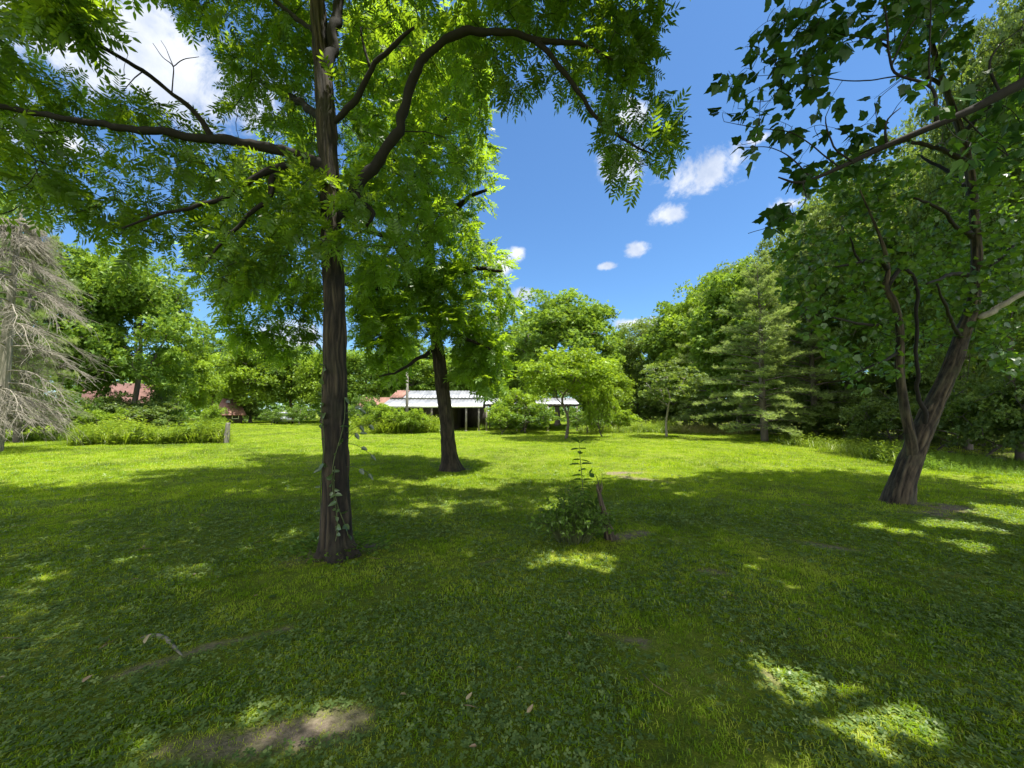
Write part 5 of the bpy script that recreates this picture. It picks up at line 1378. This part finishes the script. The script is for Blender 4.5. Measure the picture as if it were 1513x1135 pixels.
def gable(name, label, cat, cx, y0, w, dep, zw, zr, wallm, roofm, over=.35, hip=0.0, rot=0.0):
    b = np.array([cx, y0 + dep / 2, 0]); t = thing(name, label, cat, b, rotz=rot)
    x0, x1 = -w / 2, w / 2; ya, yb = -dep / 2, dep / 2
    m = MB(); box(m, x0, x1, ya, ya + .12, 0, zw); box(m, x0, x1, yb - .12, yb, 0, zw); box(m, x0, x0 + .12, ya + .125, yb - .125, 0, zw); box(m, x1 - .12, x1, ya + .125, yb - .125, 0, zw)
    if hip == 0:
        for x in (x0, x1 - .12):
            m.add([(x, ya + .1, zw + .002), (x, yb - .1, zw + .002), (x, 0, zr - .1), (x + .12, ya + .1, zw + .002), (x + .12, yb - .1, zw + .002), (x + .12, 0, zr - .1)], [np.array([[0, 2, 1], [3, 4, 5]]), np.array([[0, 3, 5, 2], [1, 2, 5, 4]])])
    m.build('wall', M[wallm], t)
    m = MB(); sl = (zr - zw) / (dep / 2); ze = zw - over * sl + .04; zr += .04
    rx0, rx1 = x0 - over + hip, x1 + over - hip
    th = .07
    for s in (1, -1):
        v = [(x0 - over, -s * (dep / 2 + over), ze), (x1 + over, -s * (dep / 2 + over), ze), (rx1, -s * .004, zr), (rx0, -s * .004, zr)]
        v = np.array(v); vv = np.concatenate([v, v - [0, 0, th]])
        m.add(vv, np.array([[0, 1, 2, 3], [7, 6, 5, 4], [0, 4, 5, 1], [1, 5, 6, 2], [2, 6, 7, 3], [3, 7, 4, 0]]))
    if hip:
        for s in (1, -1):
            X = (x1 + over) * s; v = np.array([(X, -dep / 2 - over, ze - .002), (X, dep / 2 + over, ze - .002), (rx1 * s, 0, zr - .002)]); m.add(np.concatenate([v, v - [0, 0, th]]), [np.array([[0, 1, 2], [5, 4, 3]]), np.array([[0, 3, 4, 1]])])
    rf = m.build('roof', M[roofm], t)
    m = MB(); box(m, x0 + w * .12, x0 + w * .12 + min(.9, w * .25), ya - .035, ya - .003, .02, min(1.95, zw - .08)); m.build('door', M['dark_board'], t)
    m = MB(); wx = x0 + w * .6; wz = zw * .45; box(m, wx, wx + min(1.1, w * .22), ya - .03, ya - .003, wz, min(zw - .15, wz + .9)); wo = m.build('window', M['dark_glass'], t)
    m = MB(); ww = min(1.1, w * .22); zt = min(zw - .15, wz + .9)
    box(m, wx - .07, wx - .002, ya - .045, ya - .003, wz - .07, zt + .07); box(m, wx + ww + .002, wx + ww + .07, ya - .045, ya - .003, wz - .07, zt + .07); box(m, wx, wx + ww, ya - .045, ya - .003, wz - .07, wz - .002); box(m, wx, wx + ww, ya - .045, ya - .003, zt + .002, zt + .07)
    m.build('frame', M['white_trim'], wo)
    return t, rf
gable('house', 'house with a pinkish red roof half hidden under the large left maple', 'house', -37.0, 34.5, 4.3, 4.0, 2.4, 4.2, 'brick', 'red_shingle', rot=.78)
tt, rf = gable('hut', 'little hut with a rust red hipped roof far across the lawn', 'hut', -34.9, 46.5, 2.5, 2.4, 1.5, 3.05, 'dark_board', 'rusty_roof', .35, .8, .66)
m = MB(); m.add([(-.5, -.73, 2.53), (-.05, -.73, 2.53), (-.1, -.43, 2.85), (-.4, -.43, 2.85)], np.array([[0, 1, 2, 3]])); o = m.build('roof_patch', M['metal_roof'], rf); o['label'] = 'pale patch on the roof'; o.location = (0, 0, .03)
gable('hut', 'rusty roofed old hut hidden in leaves left of the metal shed', 'hut', -13.6, 37.5, 2.2, 2.0, 2.2, 2.9, 'grey_board', 'rusty_roof')

def pole_and_post():
    b = W(601, HORIZON, 29.6); b[2] = 0
    t = thing('utility_pole', 'grey wooden pole standing before the metal shed roof', 'pole', b)
    m = MB(); P = np.array([b, b + [.01, 0, 2.5], b + [-.02, 0, 4.9]]); tube(m, P, [.12, .105, .09], 12); m.build('shaft', M['pole_wood'], t, True, b)
    m = MB(); tube(m, b + np.array([[-.02, 0, 4.902], [-.02, 0, 4.94]]), [.11, .09], 12); m.build('cap', M['metal_roof'], t, False, b)
    b = G(334, 655)
    m = MB(); P, R = bark_tube(m, [np.array([0, 0, -.05]), np.array([.02, 0, .5]), np.array([.05, 0, 1.0])], [.13, .12, .10], 24, .1, 8, 2, 0, 6)
    o = m.build('fence_post', M['pole_wood'], None, True); o.location = tuple(b); tag(o, 'old grey post at the right end of the tall left weeds', 'post')
pole_and_post()

def parked_car():
    b = W(419, HORIZON, 47); b[2] = 0
    t = thing('parked_car', 'pale car parked far across the lawn under the trees', 'car', b)
    w = .86
    prof = [(-2.1, .35), (-2.12, .75), (-1.95, .95), (-1.75, 1.38), (-.6, 1.46), (.35, 1.42), (1.05, .98), (1.9, .88), (2.1, .65), (2.1, .35)]
    m = MB(); n = len(prof)
    V = []
    for s, ins in ((-1, 0), (1, 0)):
        for (y, z) in prof:
            V.append((s * (w - (.16 if z > 1.1 else .02 if z > .9 else 0)), y, z))
    i = np.arange(n); j = (i + 1) % n
    m.add(V, [np.stack([i, j, n + j, n + i], 1), np.arange(n)[None, ::-1], np.arange(n)[None] + n]); m.build('body', M['car_paint'], t)
    m = MB(); m.add([(-.62, -1.992, 1.0), (.62, -1.992, 1.0), (.56, -1.81, 1.33), (-.56, -1.81, 1.33)], np.array([[0, 1, 2, 3]])); m.build('rear_window', M['dark_glass'], t)
    for s in (-1, 1):
        m = MB(); m.add([(s * .842, -1.6, 1.0), (s * .842, .75, 1.0), (s * .735, .3, 1.36), (s * .735, -1.5, 1.36)], np.array([[0, 1, 2, 3]])); m.build('side_window', M['dark_glass'], t)
        m = MB(); box(m, s * .72 - .1, s * .72 + .1, -2.15, -2.122, .62, .82); m.build('tail_light', M['red_lamp'], t)
        for y in (-1.35, 1.3):
            m = MB(); tube(m, np.array([[s * .72, y, .32], [s * .88, y, .32]]), [.32, .32], 20); wh = m.build('wheel', M['tyre'], t)
            m = MB(); tube(m, np.array([[s * .885, y, .32], [s * .892, y, .32]]), [.19, .17], 14); m.build('rim', M['metal_roof'], wh)
    t.rotation_euler = (0, 0, math.radians(38))
parked_car()
